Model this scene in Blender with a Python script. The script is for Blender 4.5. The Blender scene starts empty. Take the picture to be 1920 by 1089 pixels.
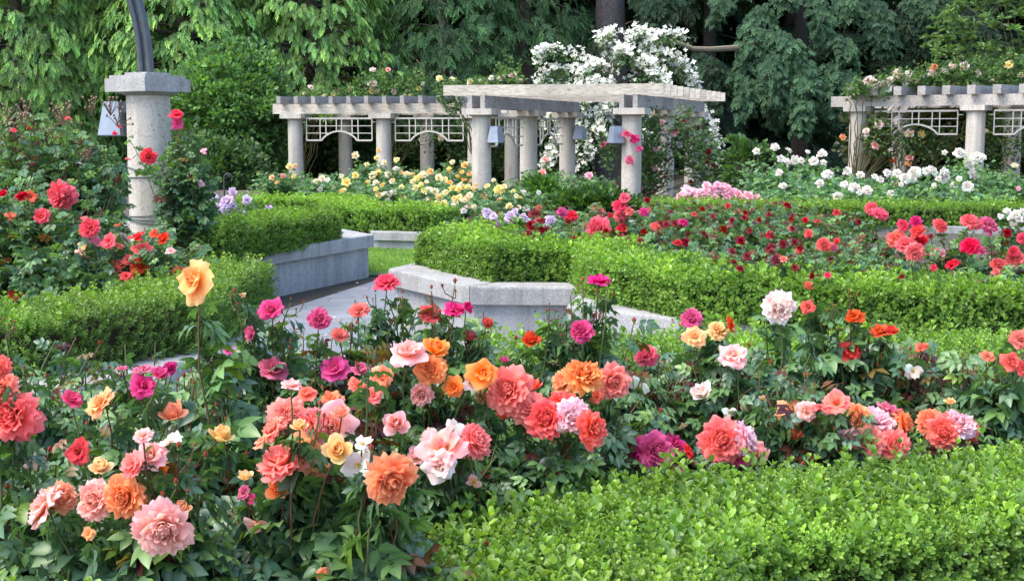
EXPO = 1.88
import bpy, math, random
import numpy as np
from mathutils import Vector, Matrix

C = bpy.context.scene.collection
F, CX, CY, CAMZ = 2500.0, 960.0, 544.5, 1.65
PITCH = math.atan(299.5 / F)
_f = np.array([0, math.cos(PITCH), -math.sin(PITCH)]); _u = np.array([0, math.sin(PITCH), math.cos(PITCH)])

def ray(px, py):
    return _f * F + np.array([1.0, 0, 0]) * (px - CX) + _u * (CY - py)
def P(px, py, Y):                     # the point seen at a pixel, at depth Y
    d = ray(px, py); d = d * (Y / d[1]); d[2] += CAMZ
    return d
def G(px, py, z):                     # ... at height z
    d = ray(px, py); d = d * ((z - CAMZ) / d[2]); d[2] += CAMZ
    return d
def XY(px, Y, z=0.4):                 # x for a pixel column at depth Y
    d = P(px, 400, Y); return np.array([d[0], Y, z])

# ------------------------------------------------------------------ mesh collecting
class Geo:
    def __init__(s): s.v = []; s.l = []; s.c = []; s.col = []; s.mi = []; s.n = 0
    def add(s, v, loops, counts, col=(1, 1, 1), mi=0):
        v = np.asarray(v, float).reshape(-1, 3)
        s.v.append(v); s.l.append(np.asarray(loops, np.int64).ravel() + s.n); s.c.append(np.asarray(counts, np.int64).ravel())
        col = np.asarray(col, float)
        s.col.append(np.broadcast_to(col, (len(v), 3)).copy()); s.n += len(v)
        s.mi.append(np.full(len(s.c[-1]), mi))
    def quads(s, v, f, col=(1, 1, 1), mi=0):
        f = [list(x) for x in f]
        s.add(v, [i for x in f for i in x], [len(x) for x in f], col, mi)
    def box(s, c, d, X=(1, 0, 0), Yv=(0, 1, 0), Z=(0, 0, 1), col=(1, 1, 1), top=1.0):
        c = np.array(c, float); X, Yv, Z = np.array(X, float), np.array(Yv, float), np.array(Z, float)
        v = []
        for k in (-1, 1):
            q = top if k > 0 else 1.0
            for a, b in ((-1, -1), (1, -1), (1, 1), (-1, 1)):
                v.append(c + X * a * d[0] / 2 * q + Yv * b * d[1] / 2 * q + Z * k * d[2] / 2)
        s.quads(v, [(3, 2, 1, 0), (4, 5, 6, 7), (0, 1, 5, 4), (1, 2, 6, 5), (2, 3, 7, 6), (3, 0, 4, 7)], col)
    def bar(s, a, b, w, h, up=(0, 0, 1), col=(1, 1, 1)):
        a, b = np.array(a, float), np.array(b, float); d = b - a; L = np.linalg.norm(d); d /= L
        X = np.cross(d, up); X /= np.linalg.norm(X); Z = np.cross(X, d)
        s.box((a + b) / 2, (w, L, h), X, d, Z, col)
    def tube(s, pts, r, n=6, col=(1, 1, 1), cap=True):
        pts = np.asarray(pts, float); K = len(pts); r = np.broadcast_to(np.asarray(r, float), (K,))
        t = np.gradient(pts, axis=0); t /= (np.linalg.norm(t, axis=1)[:, None] + 1e-9)
        ref = np.array([0.31, 0.17, 0.93]) if abs(t[:, 2]).mean() < 0.8 else np.array([0.95, 0.3, 0.05])
        x = np.cross(t, ref); x /= (np.linalg.norm(x, axis=1)[:, None] + 1e-9); y = np.cross(t, x)
        a = np.arange(n) * 2 * math.pi / n
        v = pts[:, None] + (x[:, None] * np.cos(a)[None, :, None] + y[:, None] * np.sin(a)[None, :, None]) * r[:, None, None]
        i = np.arange(K - 1)[:, None] * n; j = np.arange(n)[None]; j2 = (j + 1) % n
        f = np.stack([i + j, i + n + j, i + n + j2, i + j2], -1).reshape(-1, 4)
        s.add(v.reshape(-1, 3), f, [4] * len(f), col)
        if cap: s.add(v[-1], list(range(n))[::-1], [n], col); s.add(v[0], list(range(n)), [n], col)
    def lathe(s, c, prof, n=24, col=(1, 1, 1)):
        c = np.array(c, float); prof = np.array(prof, float); a = np.arange(n) * 2 * math.pi / n
        v = np.stack([prof[:, None, 0] * np.cos(a), prof[:, None, 0] * np.sin(a), np.broadcast_to(prof[:, None, 1], (len(prof), n))], -1) + c
        i = np.arange(len(prof) - 1)[:, None] * n; j = np.arange(n)[None]; j2 = (j + 1) % n
        f = np.stack([i + j, i + j2, i + n + j2, i + n + j], -1).reshape(-1, 4)
        s.add(v.reshape(-1, 3), f, [4] * len(f), col)
        s.add(v[-1], list(range(n)), [n], col); s.add(v[0], list(range(n))[::-1], [n], col)
    def scatter(s, tpl, M, pos, col):
        tv, tl, tc = tpl[0], np.asarray(tpl[1]), np.asarray(tpl[2]); tcol = tpl[3] if len(tpl) > 3 else None
        N, k = len(pos), len(tv)
        if N == 0: return
        v = np.einsum('nij,kj->nki', M, tv) + pos[:, None]
        l = tl[None] + (np.arange(N) * k)[:, None]
        cc = np.repeat(np.asarray(col, float)[:, None, :], k, 1)
        if tcol is not None: cc = cc * tcol[None]
        s.v.append(v.reshape(-1, 3)); s.l.append(l.ravel() + s.n); s.c.append(np.tile(tc, N)); s.col.append(cc.reshape(-1, 3)); s.n += N * k
        s.mi.append(np.zeros(N * len(tc), int))
    def mesh(s, name, smooth=False, origin=(0, 0, 0)):
        me = bpy.data.meshes.new(name)
        v = np.concatenate(s.v) - np.array(origin); l = np.concatenate(s.l).astype(np.int32); c = np.concatenate(s.c).astype(np.int32)
        me.vertices.add(len(v)); me.vertices.foreach_set('co', v.astype(np.float32).ravel())
        me.loops.add(len(l)); me.loops.foreach_set('vertex_index', l)
        me.polygons.add(len(c)); st = np.concatenate([[0], np.cumsum(c)[:-1]]).astype(np.int32)
        me.polygons.foreach_set('loop_start', st)
        me.polygons.foreach_set('material_index', np.concatenate(s.mi).astype(np.int32))
        me.update(calc_edges=True)
        at = me.attributes.new('col', 'FLOAT_COLOR', 'POINT')
        cc = np.ones((len(v), 4), np.float32); cc[:, :3] = np.concatenate(s.col); at.data.foreach_set('color', cc.ravel())
        me.polygons.foreach_set('use_smooth', np.full(len(c), smooth))
        me.validate(); return me

def obj(name, geo, mat, parent=None, smooth=False):
    org = parent_world(parent)
    me = geo.mesh(name, smooth, org) if isinstance(geo, Geo) else geo
    for m in (mat if isinstance(mat, (list, tuple)) else [mat]): me.materials.append(m)
    o = bpy.data.objects.new(name, me); C.objects.link(o)
    if parent is not None: o.parent = parent
    return o
def parent_world(p):
    w = np.zeros(3)
    while p is not None: w = w + np.array(p.location); p = p.parent
    return w
def thing(name, label, cat, loc=(0, 0, 0), group=None):
    o = bpy.data.objects.new(name, None); C.objects.link(o); o.empty_display_size = 0.1
    o.location = tuple(float(x) for x in loc); tag(o, label, cat, group); return o
def tag(o, label=None, cat=None, group=None, kind=None):
    if label: o['label'] = label
    if cat: o['category'] = cat
    if group: o['group'] = group
    if kind: o['kind'] = kind
    return o
def unit(a): a = np.asarray(a, float); return a / (np.linalg.norm(a, axis=-1, keepdims=True) + 1e-9)
def frames(y, nrm, s):                # columns x, y, z; scaled
    y = unit(y); x = unit(np.cross(y, nrm)); z = np.cross(x, y)
    return np.stack([x, y, z], -1) * np.asarray(s, float).reshape(-1, 1, 1)
def wob(p, f=1.0, seed=0.0):          # smooth noise about -1..1
    x, y, z = p[..., 0] * f + seed, p[..., 1] * f + seed * 1.7, p[..., 2] * f - seed
    return (np.sin(2.1 * x + 1.3 * np.sin(1.7 * y + z)) + np.sin(2.7 * y + 1.1 * np.sin(2.3 * z + x)) + np.sin(3.1 * z + 1.2 * np.sin(1.9 * x + y))) / 3

# ------------------------------------------------------------------ materials
def newmat(name):
    m = bpy.data.materials.new(name); m.use_nodes = True; nt = m.node_tree
    b = nt.nodes['Principled BSDF']; return m, nt, b, nt.nodes['Material Output']
def N(nt, t, **kw):
    n = nt.nodes.new(t)
    for k, v in kw.items():
        if k in n.inputs: n.inputs[k].default_value = v
        else: setattr(n, k, v)
    return n
def mixc(nt, fac, a, b, mode='MIX'):
    n = nt.nodes.new('ShaderNodeMix'); n.data_type = 'RGBA'; n.blend_type = mode
    for k, s in ((0, fac), (6, a), (7, b)):
        if hasattr(s, 'is_linked') or hasattr(s, 'links'): nt.links.new(s, n.inputs[k])
        elif k == 0: n.inputs[k].default_value = s
        else: n.inputs[k].default_value = (*s, 1) if len(s) == 3 else s
    return n.outputs[2]
def noise(nt, scale, detail=3, rough=0.55, vec=None):
    n = N(nt, 'ShaderNodeTexNoise'); n.inputs['Scale'].default_value = scale; n.inputs['Detail'].default_value = detail; n.inputs['Roughness'].default_value = rough
    if vec is not None: nt.links.new(vec, n.inputs['Vector'])
    return n.outputs['Fac']
def ramp(nt, fac, stops):
    n = N(nt, 'ShaderNodeValToRGB'); e = n.color_ramp.elements
    while len(e) < len(stops): e.new(0.5)
    for i, (p, c) in enumerate(stops): e[i].position = p; e[i].color = (*c, 1) if len(c) == 3 else c
    nt.links.new(fac, n.inputs[0]); return n.outputs[0]
def bump(nt, b, h, strength, dist=0.02):
    n = N(nt, 'ShaderNodeBump'); n.inputs['Strength'].default_value = strength; n.inputs['Distance'].default_value = dist
    nt.links.new(h, n.inputs['Height']); nt.links.new(n.outputs[0], b.inputs['Normal'])
def objco(nt, scale=(1, 1, 1)):
    t = N(nt, 'ShaderNodeTexCoord'); m = N(nt, 'ShaderNodeMapping'); m.inputs['Scale'].default_value = scale
    nt.links.new(t.outputs['Object'], m.inputs['Vector']); return m.outputs[0]

def leaf_mat(name, rough=0.45, trans=0.3, spec=0.4, tt=(1.5, 1.6, 0.5), vary=0.0):
    m, nt, b, out = newmat(name)
    at = N(nt, 'ShaderNodeAttribute', attribute_name='col')
    c = at.outputs['Color']
    nz = noise(nt, 2.2, 4, 0.6, objco(nt)); c = mixc(nt, 1.0, c, ramp(nt, nz, [(0.3, (.72, .76, .8)), (0.7, (1.28, 1.22, 1.1))]), 'MULTIPLY')
    nt.links.new(c, b.inputs['Base Color']); b.inputs['Roughness'].default_value = rough; b.inputs['Specular IOR Level'].default_value = spec
    tr = N(nt, 'ShaderNodeBsdfTranslucent'); tc = mixc(nt, 1.0, c, tt, 'MULTIPLY'); nt.links.new(tc, tr.inputs['Color'])
    mx = N(nt, 'ShaderNodeMixShader'); mx.inputs[0].default_value = trans
    nt.links.new(b.outputs[0], mx.inputs[1]); nt.links.new(tr.outputs[0], mx.inputs[2]); nt.links.new(mx.outputs[0], out.inputs['Surface'])
    return m
def petal_mat(name, inner, outer, edge, trans=0.5, vary=0.012, edge_amt=0.75, base=None):
    m, nt, b, out = newmat(name)
    at = N(nt, 'ShaderNodeAttribute', attribute_name='col'); sp = N(nt, 'ShaderNodeSeparateColor'); nt.links.new(at.outputs['Color'], sp.inputs[0])
    oi = N(nt, 'ShaderNodeObjectInfo')
    c = mixc(nt, sp.outputs[0], inner, outer)
    pw = N(nt, 'ShaderNodeMath', operation='POWER'); nt.links.new(sp.outputs[1], pw.inputs[0]); pw.inputs[1].default_value = 2.2
    ml = N(nt, 'ShaderNodeMath', operation='MULTIPLY'); nt.links.new(pw.outputs[0], ml.inputs[0]); ml.inputs[1].default_value = edge_amt
    c = mixc(nt, ml.outputs[0], c, edge)
    if base:                                            # the claw of each petal, where it joins the centre
        iv = N(nt, 'ShaderNodeMath', operation='SUBTRACT'); iv.inputs[0].default_value = 1.0; nt.links.new(sp.outputs[1], iv.inputs[1])
        p3 = N(nt, 'ShaderNodeMath', operation='POWER'); nt.links.new(iv.outputs[0], p3.inputs[0]); p3.inputs[1].default_value = 2.0
        m4 = N(nt, 'ShaderNodeMath', operation='MULTIPLY'); nt.links.new(p3.outputs[0], m4.inputs[0]); m4.inputs[1].default_value = .6
        c = mixc(nt, m4.outputs[0], c, base)
    c = mixc(nt, 1.0, c, ramp(nt, sp.outputs[2], [(0, (.9, .74, .72)), (.5, (1, 1, 1)), (1, (1.06, 1.25, 1.2))]), 'MULTIPLY')   # no two petals alike
    nz = noise(nt, 2.6, 2); c = mixc(nt, 1.0, c, ramp(nt, nz, [(0.3, (.95, .88, .88)), (0.7, (1.04, 1.1, 1.1))]), 'MULTIPLY')
    hs = N(nt, 'ShaderNodeHueSaturation')
    mr = N(nt, 'ShaderNodeMapRange'); mr.inputs[3].default_value = 0.5 - vary; mr.inputs[4].default_value = 0.5 + vary; nt.links.new(oi.outputs['Random'], mr.inputs[0])
    nt.links.new(mr.outputs[0], hs.inputs['Hue'])
    r2 = N(nt, 'ShaderNodeMath', operation='FRACT'); r3 = N(nt, 'ShaderNodeMath', operation='MULTIPLY'); nt.links.new(oi.outputs['Random'], r3.inputs[0]); r3.inputs[1].default_value = 7.31; nt.links.new(r3.outputs[0], r2.inputs[0])
    m2 = N(nt, 'ShaderNodeMapRange'); m2.inputs[3].default_value = 0.82; m2.inputs[4].default_value = 1.08; nt.links.new(r2.outputs[0], m2.inputs[0]); nt.links.new(m2.outputs[0], hs.inputs['Saturation'])
    nt.links.new(c, hs.inputs['Color']); c = hs.outputs[0]
    nt.links.new(c, b.inputs['Base Color']); b.inputs['Roughness'].default_value = 0.6; b.inputs['Specular IOR Level'].default_value = 0.25
    tr = N(nt, 'ShaderNodeBsdfTranslucent'); nt.links.new(c, tr.inputs['Color'])
    mx = N(nt, 'ShaderNodeMixShader'); mx.inputs[0].default_value = trans
    nt.links.new(b.outputs[0], mx.inputs[1]); nt.links.new(tr.outputs[0], mx.inputs[2]); nt.links.new(mx.outputs[0], out.inputs['Surface'])
    return m
def plain(name, col, rough=0.6, metal=0.0, nscale=20, amt=0.25, bmp=0.2):
    m, nt, b, out = newmat(name); co = objco(nt)
    lo = tuple(x * (1 - amt) for x in col); hi = tuple(min(1, x * (1 + amt)) for x in col)
    nz = noise(nt, nscale, 5, 0.6, co)
    nt.links.new(ramp(nt, nz, [(0.3, lo), (0.7, hi)]), b.inputs['Base Color']); b.inputs['Roughness'].default_value = rough; b.inputs['Metallic'].default_value = metal
    if bmp: bump(nt, b, nz, bmp, 0.01)
    return m
def concrete(name, base, speck=0.35, pits=True, big=1.3, sp_scale=70):
    m, nt, b, out = newmat(name); co = objco(nt)
    n1 = noise(nt, big, 5, 0.6, co); c = ramp(nt, n1, [(0.3, tuple(x * .78 for x in base)), (0.72, tuple(x * 1.12 for x in base))])
    v = N(nt, 'ShaderNodeTexVoronoi'); v.inputs['Scale'].default_value = sp_scale; nt.links.new(co, v.inputs['Vector'])
    g = N(nt, 'ShaderNodeSeparateColor'); nt.links.new(v.outputs['Color'], g.inputs[0])
    c = mixc(nt, speck, c, ramp(nt, g.outputs[0], [(0.0, (.10, .09, .08)), (0.35, base), (0.8, tuple(min(.9, x * 1.25) for x in base)), (1.0, (.62, .6, .56))]))
    h = n1
    if pits:
        v2 = N(nt, 'ShaderNodeTexVoronoi'); v2.inputs['Scale'].default_value = 34; nt.links.new(co, v2.inputs['Vector'])
        g2 = N(nt, 'ShaderNodeSeparateColor'); nt.links.new(v2.outputs['Color'], g2.inputs[0])
        th = N(nt, 'ShaderNodeMath', operation='MULTIPLY'); nt.links.new(g2.outputs[1], th.inputs[0]); th.inputs[1].default_value = 0.34
        lt = N(nt, 'ShaderNodeMath', operation='LESS_THAN'); nt.links.new(v2.outputs['Distance'], lt.inputs[0]); nt.links.new(th.outputs[0], lt.inputs[1])
        gt = N(nt, 'ShaderNodeMath', operation='GREATER_THAN'); nt.links.new(g2.outputs[0], gt.inputs[0]); gt.inputs[1].default_value = 0.5
        mm = N(nt, 'ShaderNodeMath', operation='MULTIPLY'); nt.links.new(lt.outputs[0], mm.inputs[0]); nt.links.new(gt.outputs[0], mm.inputs[1])
        m3 = N(nt, 'ShaderNodeMath', operation='MULTIPLY'); nt.links.new(mm.outputs[0], m3.inputs[0]); m3.inputs[1].default_value = .75
        c = mixc(nt, m3.outputs[0], c, (.09, .085, .08))
    # rain streaks and grime, vertical
    st = noise(nt, 1.0, 6, 0.7, objco(nt, (7, 7, .7))); c = mixc(nt, 1.0, c, ramp(nt, st, [(0.32, (.72, .71, .68)), (0.55, (1, 1, 1))]), 'MULTIPLY')
    nt.links.new(c, b.inputs['Base Color']); b.inputs['Roughness'].default_value = 0.85; b.inputs['Specular IOR Level'].default_value = .25
    bump(nt, b, g.outputs[0], 0.25, 0.006)
    return m
def wood(name, base, axis):
    m, nt, b, out = newmat(name)
    sc = [9, 9, 9]; sc[axis] = 0.6
    co = objco(nt, tuple(sc)); n1 = noise(nt, 3, 6, 0.7, co); n2 = noise(nt, 1.1, 4, 0.6, objco(nt))
    c = ramp(nt, n1, [(0.3, tuple(x * .45 for x in base)), (0.52, base), (0.75, tuple(min(.95, x * 1.18) for x in base))])
    c = mixc(nt, 1.0, c, ramp(nt, n2, [(0.32, (.66, .64, .62)), (0.62, (1.05, 1.04, 1.02))]), 'MULTIPLY')
    nt.links.new(c, b.inputs['Base Color']); b.inputs['Roughness'].default_value = .8; bump(nt, b, n1, .35, .01)
    return m
# ------------------------------------------------------------------ leaf templates (length 1 along +y, face +z)
def tpl_hex(w=0.3, fold=0.12, curl=0.1):
    v = np.array([(0, 0, 0), (w * .8, .3, fold), (w, .62, fold), (0, 1, -curl), (-w, .62, fold), (-w * .8, .3, fold)], float)
    return v, [0, 1, 2, 3, 0, 3, 4, 5], [4, 4]
def tpl_leaflet(w=0.33, fold=0.09, curl=0.16):        # a rose leaflet: pointed, folded at the midrib, tip drooping
    t = [0, .2, .45, .72, 1.0]; hw = [0, .78, 1, .66, 0]
    mid = [(0, a, -curl * a * a) for a in t]
    R = [(w * hw[i], t[i] - .02, fold * hw[i] - curl * t[i] ** 2) for i in (1, 2, 3)]; L = [(-x, y, z) for x, y, z in R]
    v = np.array(mid + R + L, float)
    c = np.ones((11, 3)); c[:5] = (1.35, 1.25, 1.2); c[5:] *= .94
    return v, [0, 5, 1, 1, 5, 6, 2, 2, 6, 7, 3, 3, 7, 4, 0, 1, 8, 1, 2, 9, 8, 2, 3, 10, 9, 3, 4, 10], [3, 4, 4, 3, 3, 4, 4, 3], c
def tpl_round(w=.33, fold=.07, curl=.08):
    v = np.array([(0, 0, 0), (w * .62, .22, fold * .6), (w, .55, fold), (w * .62, .88, fold * .3), (0, 1, -curl), (-w * .62, .88, fold * .3), (-w, .55, fold), (-w * .62, .22, fold * .6), (0, .5, -.02)], float)
    return v, [0, 1, 2, 8, 2, 3, 4, 8, 8, 4, 5, 6, 0, 8, 6, 7], [4, 4, 4, 4]
def merge_tpl(parts):                                  # parts: (tpl, matrix, pos, colour multiplier)
    V, L, K, Cc, n = [], [], [], [], 0
    for tp, M, p, c in parts:
        V.append(tp[0] @ np.asarray(M).T + np.asarray(p)); L += [i + n for i in tp[1]]; K += list(tp[2]); Cc.append(np.tile(np.asarray(c, float), (len(tp[0]), 1)) * (tp[3] if len(tp) > 3 else 1)); n += len(tp[0])
    return np.concatenate(V), L, K, np.concatenate(Cc)
def rotm(y, nrm, s): return frames(np.array([y], float), np.array([nrm], float), [s])[0]
LEAFLET, HEX, WIDEHEX, NEEDLE = tpl_leaflet(.31, .11, .24), tpl_hex(), tpl_hex(.36, .1, .12), tpl_hex(.13, .03, .1)
STICK = (np.array([(-.012, 0, 0), (.012, 0, 0), (.008, 1, 0), (-.008, 1, 0)], float), [0, 1, 2, 3], [4])
def compound(leaf, n=5):                               # one rose leaf: rachis and n leaflets; total length 1
    ps = [(STICK, np.diag([1, .6, 1]), (0, 0, 0), (.8, .7, .6))]
    ps.append((leaf, rotm((0, 1, -.15), (0, 0, 1), .44), (0, .57, 0), (1, 1, 1)))
    for k, y in enumerate((.5, .24)[:(n - 1) // 2]):
        for sg in (-1, 1):
            ps.append((leaf, rotm((sg * 1.0, .62, -.1 - .06 * k), (sg * -.15, 0, 1), .40 - .05 * k), (0, y, 0), (.95, .97, .95)))
    return merge_tpl(ps)
ROSE_NEAR, ROSE_MID = compound(LEAFLET), compound(WIDEHEX)
def box_sprig(n=5, leaf=.3, L0=None):                           # upright boxwood shoot with pairs of small leaves; length 1
    ps = []
    for k in range(n):
        y = .12 + .78 * k / (n - 1)
        for sg in (0, math.pi):
            a = sg + k * 1.57
            d = (math.cos(a) * (1.0 - .35 * k / n), .75 + .25 * k / n, math.sin(a) * (1.0 - .35 * k / n))
            ps.append((L0 or (WIDEHEX if k < n - 1 else HEX), rotm(d, (0, 1, 0.01), leaf * (1 - .35 * (k / (n - 1)) ** 2)), (0, y, 0), (1, 1, 1) if k < n - 2 else (1.25, 1.2, 1.05)))
    ps.append((HEX, rotm((0.1, 1, 0.1), (1, 0, 0), leaf * .6), (0, .9, 0), (1.4, 1.3, 1.1)))
    return merge_tpl(ps)
BOX_NEAR, BOX_MID = box_sprig(5, .27, tpl_round()), box_sprig(3, .46)
def conifer_spray(n=9, ang=.75, leaf=NEEDLE, tip=1.7, wide=.42, hang=.12, rs=3):   # flat hanging frond; length 1 along +y, face +z
    r = random.Random(rs); ps = [(STICK, np.diag([1.2, .9, 1]), (0, 0, 0), (.75, .6, .5))]
    for k in range(n):
        y = .06 + .84 * k / n; w = wide * (1 - .75 * (k / n) ** 1.4) * r.uniform(.8, 1.15)
        for sg in (-1, 1):
            a = ang * r.uniform(.8, 1.2); d = np.array([sg * math.sin(a), math.cos(a), r.uniform(-.25, .1)])
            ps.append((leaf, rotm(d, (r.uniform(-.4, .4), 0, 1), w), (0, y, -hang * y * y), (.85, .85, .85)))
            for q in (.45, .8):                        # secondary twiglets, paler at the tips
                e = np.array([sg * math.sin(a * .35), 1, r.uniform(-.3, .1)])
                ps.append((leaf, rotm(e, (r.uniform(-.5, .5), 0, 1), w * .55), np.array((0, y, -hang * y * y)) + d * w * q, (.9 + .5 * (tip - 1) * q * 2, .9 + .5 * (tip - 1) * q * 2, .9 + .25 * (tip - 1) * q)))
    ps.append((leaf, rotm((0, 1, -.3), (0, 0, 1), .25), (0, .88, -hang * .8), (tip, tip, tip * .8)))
    return merge_tpl(ps)
SPRAYS = [conifer_spray(rs=k) for k in (1, 2, 3)]
def light_spray(n=7, ang=.66, w0=.36, lw=.165, rs=1, tip=1.6):
    r = random.Random(rs); L = tpl_hex(lw, .03, .12); ps = []
    for k in range(n):
        y = .05 + .75 * k / n
        for sg in (-1, 1):
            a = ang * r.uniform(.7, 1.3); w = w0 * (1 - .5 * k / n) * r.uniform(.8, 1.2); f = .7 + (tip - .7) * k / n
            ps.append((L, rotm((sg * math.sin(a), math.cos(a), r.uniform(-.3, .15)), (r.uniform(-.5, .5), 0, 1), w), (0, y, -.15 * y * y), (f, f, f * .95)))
    ps.append((L, rotm((0, 1, -.3), (0, 0, 1), .3), (0, .75, -.1), (tip, tip, tip * .9)))
    return merge_tpl(ps)
LIGHT = [light_spray(rs=k) for k in (1, 2, 3)]; FEATHER = [light_spray(7, .9, .34, .12, k, 1.3) for k in (4, 5)]; FAN = [light_spray(6, 1.0, .46, .22, k, 1.35) for k in (7, 8, 9)]
SPRUCE = [conifer_spray(7, 1.0, tpl_hex(.24, .05, .12), 1.35, .48, .2, rs=k) for k in (4, 5, 6)]

# ------------------------------------------------------------------ rose flowers (radius 1, facing +z)
def petal(g, phi, th0, th1, L, W, r0, z0, ruf, rng, lay, nu=5, nv=5, tilt=0):
    v = np.linspace(0, 1, nv); ang = th0 + (th1 - th0) * v ** 1.4; st = L / (nv - 1)
    r = r0 + np.concatenate([[0], np.cumsum(np.sin((ang[1:] + ang[:-1]) / 2)) * st]); z = z0 + np.concatenate([[0], np.cumsum(np.cos((ang[1:] + ang[:-1]) / 2)) * st])
    hw = W * np.clip(np.sin(math.pi * (.12 + .66 * v)), .05, 1) * np.where(v > .97, .66, 1)
    u = np.linspace(-1, 1, nu); ph = rng.uniform(0, 6.28, 3); n = len(v) * nu
    U, V = np.meshgrid(u, v); Rr, Z, HW = r[:, None] + 0 * U, z[:, None] + 0 * U, hw[:, None] + 0 * U
    S = U * HW; rm = np.maximum(Rr, .28) * 1.25
    X = Rr - rm * (1 - np.cos(S / rm)) * .8; Y = rm * np.sin(S / rm)
    ed = V ** 2 * (.35 + .65 * np.abs(U))
    X = X + ruf * np.sin(3.1 * U + ph[0]) * ed; Z = Z + ruf * np.sin(3.7 * U + ph[1]) * ed - .13 * L * (np.abs(U) ** 2.2) * V + ruf * .22 * rng.normal(size=U.shape) * V
    c, s = math.cos(phi), math.sin(phi)
    v3 = np.stack([X * c - Y * s, X * s + Y * c, Z], -1).reshape(-1, 3)
    i = (np.arange(nv - 1)[:, None] * nu + np.arange(nu - 1)[None]).ravel()
    f = np.stack([i, i + 1, i + nu + 1, i + nu], -1)
    col = np.stack([np.full(n, lay), V.ravel(), rng.uniform(0, 1) + 0 * V.ravel()], -1)
    g.add(v3, f, [4] * len(f), col)
def rose_mesh(kind, seed):
    rng = np.random.default_rng(seed); g = Geo(); d2 = math.radians
    if kind == 'R':      # full, many petalled rosette
        K = [(6, .02, 14, -40, .36, .2), (8, .06, 8, -30, .46, .24), (10, .10, 6, -20, .52, .27), (11, .14, 10, -4, .58, .30), (11, .16, 21, 20, .65, .33), (12, .17, 35, 44, .76, .34), (12, .16, 50, 72, .87, .37), (11, .14, 64, 100, .93, .40), (9, .1, 78, 122, .95, .44)]
        op = rng.uniform(.78, 1.12); K = K[:9 - int(rng.integers(0, 3))]; sq = rng.uniform(.88, 1.06)
        for k, (n, r0, a, b, L, W) in enumerate(K):
            o = rng.uniform(0, 6.28); a, b = a * op, (b * op if b > 0 else b); L *= sq if k < 5 else 1
            for j in range(n):
                if k > 5 and rng.uniform() < .1: continue
                petal(g, o + j * 6.283 / n + rng.normal() * .12, d2(a + rng.normal() * 7), d2(b + rng.normal() * 13), L * rng.uniform(.88, 1.08), W * rng.uniform(.85, 1.15), r0, .14 - .045 * k, .10, rng, k / 8, 7, 6)
    elif kind == 'L':    # loose, open
        K = [(5, .05, 15, 5, .5, .34), (6, .1, 40, 62, .85, .52), (6, .1, 62, 95, 1.02, .62)]
        for k, (n, r0, a, b, L, W) in enumerate(K):
            o = rng.uniform(0, 6.28)
            for j in range(n):
                petal(g, o + j * 6.283 / n + rng.normal() * .15, d2(a + rng.normal() * 9), d2(b + rng.normal() * 15), L * rng.uniform(.85, 1.1), W * rng.uniform(.85, 1.1), r0, .06 - .05 * k, .10, rng, k / 2, 8, 6)
    elif kind == 'S':    # spent, few petals left
        n = 5; o = rng.uniform(0, 6.28)
        for j in range(n):
            if rng.uniform() < .2: continue
            petal(g, o + j * 6.283 / n + rng.normal() * .2, d2(60 + rng.normal() * 15), d2(95 + rng.normal() * 28), 1.0 * rng.uniform(.8, 1.1), .6 * rng.uniform(.8, 1.1), .08, 0, .11, rng, .8, 6, 5)
    elif kind == 'C':    # half open cup
        K = [(4, .05, 12, -30, 1.0, .42), (5, .14, 16, -18, 1.25, .55), (5, .2, 26, 10, 1.35, .64), (4, .22, 42, 62, 1.25, .62)]
        for k, (n, r0, a, b, L, W) in enumerate(K):
            o = rng.uniform(0, 6.28)
            for j in range(n):
                petal(g, o + j * 6.283 / n + rng.normal() * .12, d2(a + rng.normal() * 5), d2(b + rng.normal() * 9), L * rng.uniform(.9, 1.06), W * rng.uniform(.9, 1.1), r0, -.35 - .04 * k, .06, rng, k / 3, 7, 6)
    else:                # small rose of the far beds
        K = [(4, .03, 10, -25, .5, .36), (5, .12, 22, 12, .68, .48), (6, .14, 45, 58, .85, .56), (5, .12, 70, 105, .95, .6)]
        for k, (n, r0, a, b, L, W) in enumerate(K):
            o = rng.uniform(0, 6.28)
            for j in range(n):
                petal(g, o + j * 6.283 / n + rng.normal() * .15, d2(a + rng.normal() * 9), d2(b + rng.normal() * 14), L * rng.uniform(.88, 1.1), W * rng.uniform(.88, 1.1), r0, .08 - .06 * k, .08, rng, k / 3, 4, 3)
    return g.mesh('bloom_' + kind, True)
def calyx_mesh():
    g = Geo(); g.lathe((0, 0, -.28), [(.03, -.22), (.11, -.12), (.13, 0), (.07, .12)], 8)
    for j in range(5):
        a = j * 1.2566; d = np.array([math.cos(a), math.sin(a), -.35])
        g.scatter(NEEDLE, frames([d], [(0, 0, 1)], [.55]), np.array([[0, 0, -.2]]) + d * .06, [(1, 1, 1)])
    return g.mesh('calyx', True)
def stamen_mesh():
    g = Geo(); rng = np.random.default_rng(5); n = 46
    a = rng.uniform(0, 6.28, n); r = np.sqrt(rng.uniform(0, 1, n)) * .2
    for k in range(n):
        e = np.array([r[k] * math.cos(a[k]), r[k] * math.sin(a[k]), .18 + rng.uniform(0, .1)])
        g.tube([(e[0] * .3, e[1] * .3, 0), e], .007, 3, (.75, .6, .15)); g.box(e, (.035, .035, .035), col=(.55, .38, .06))
    return g.mesh('flower_centre', False)
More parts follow.
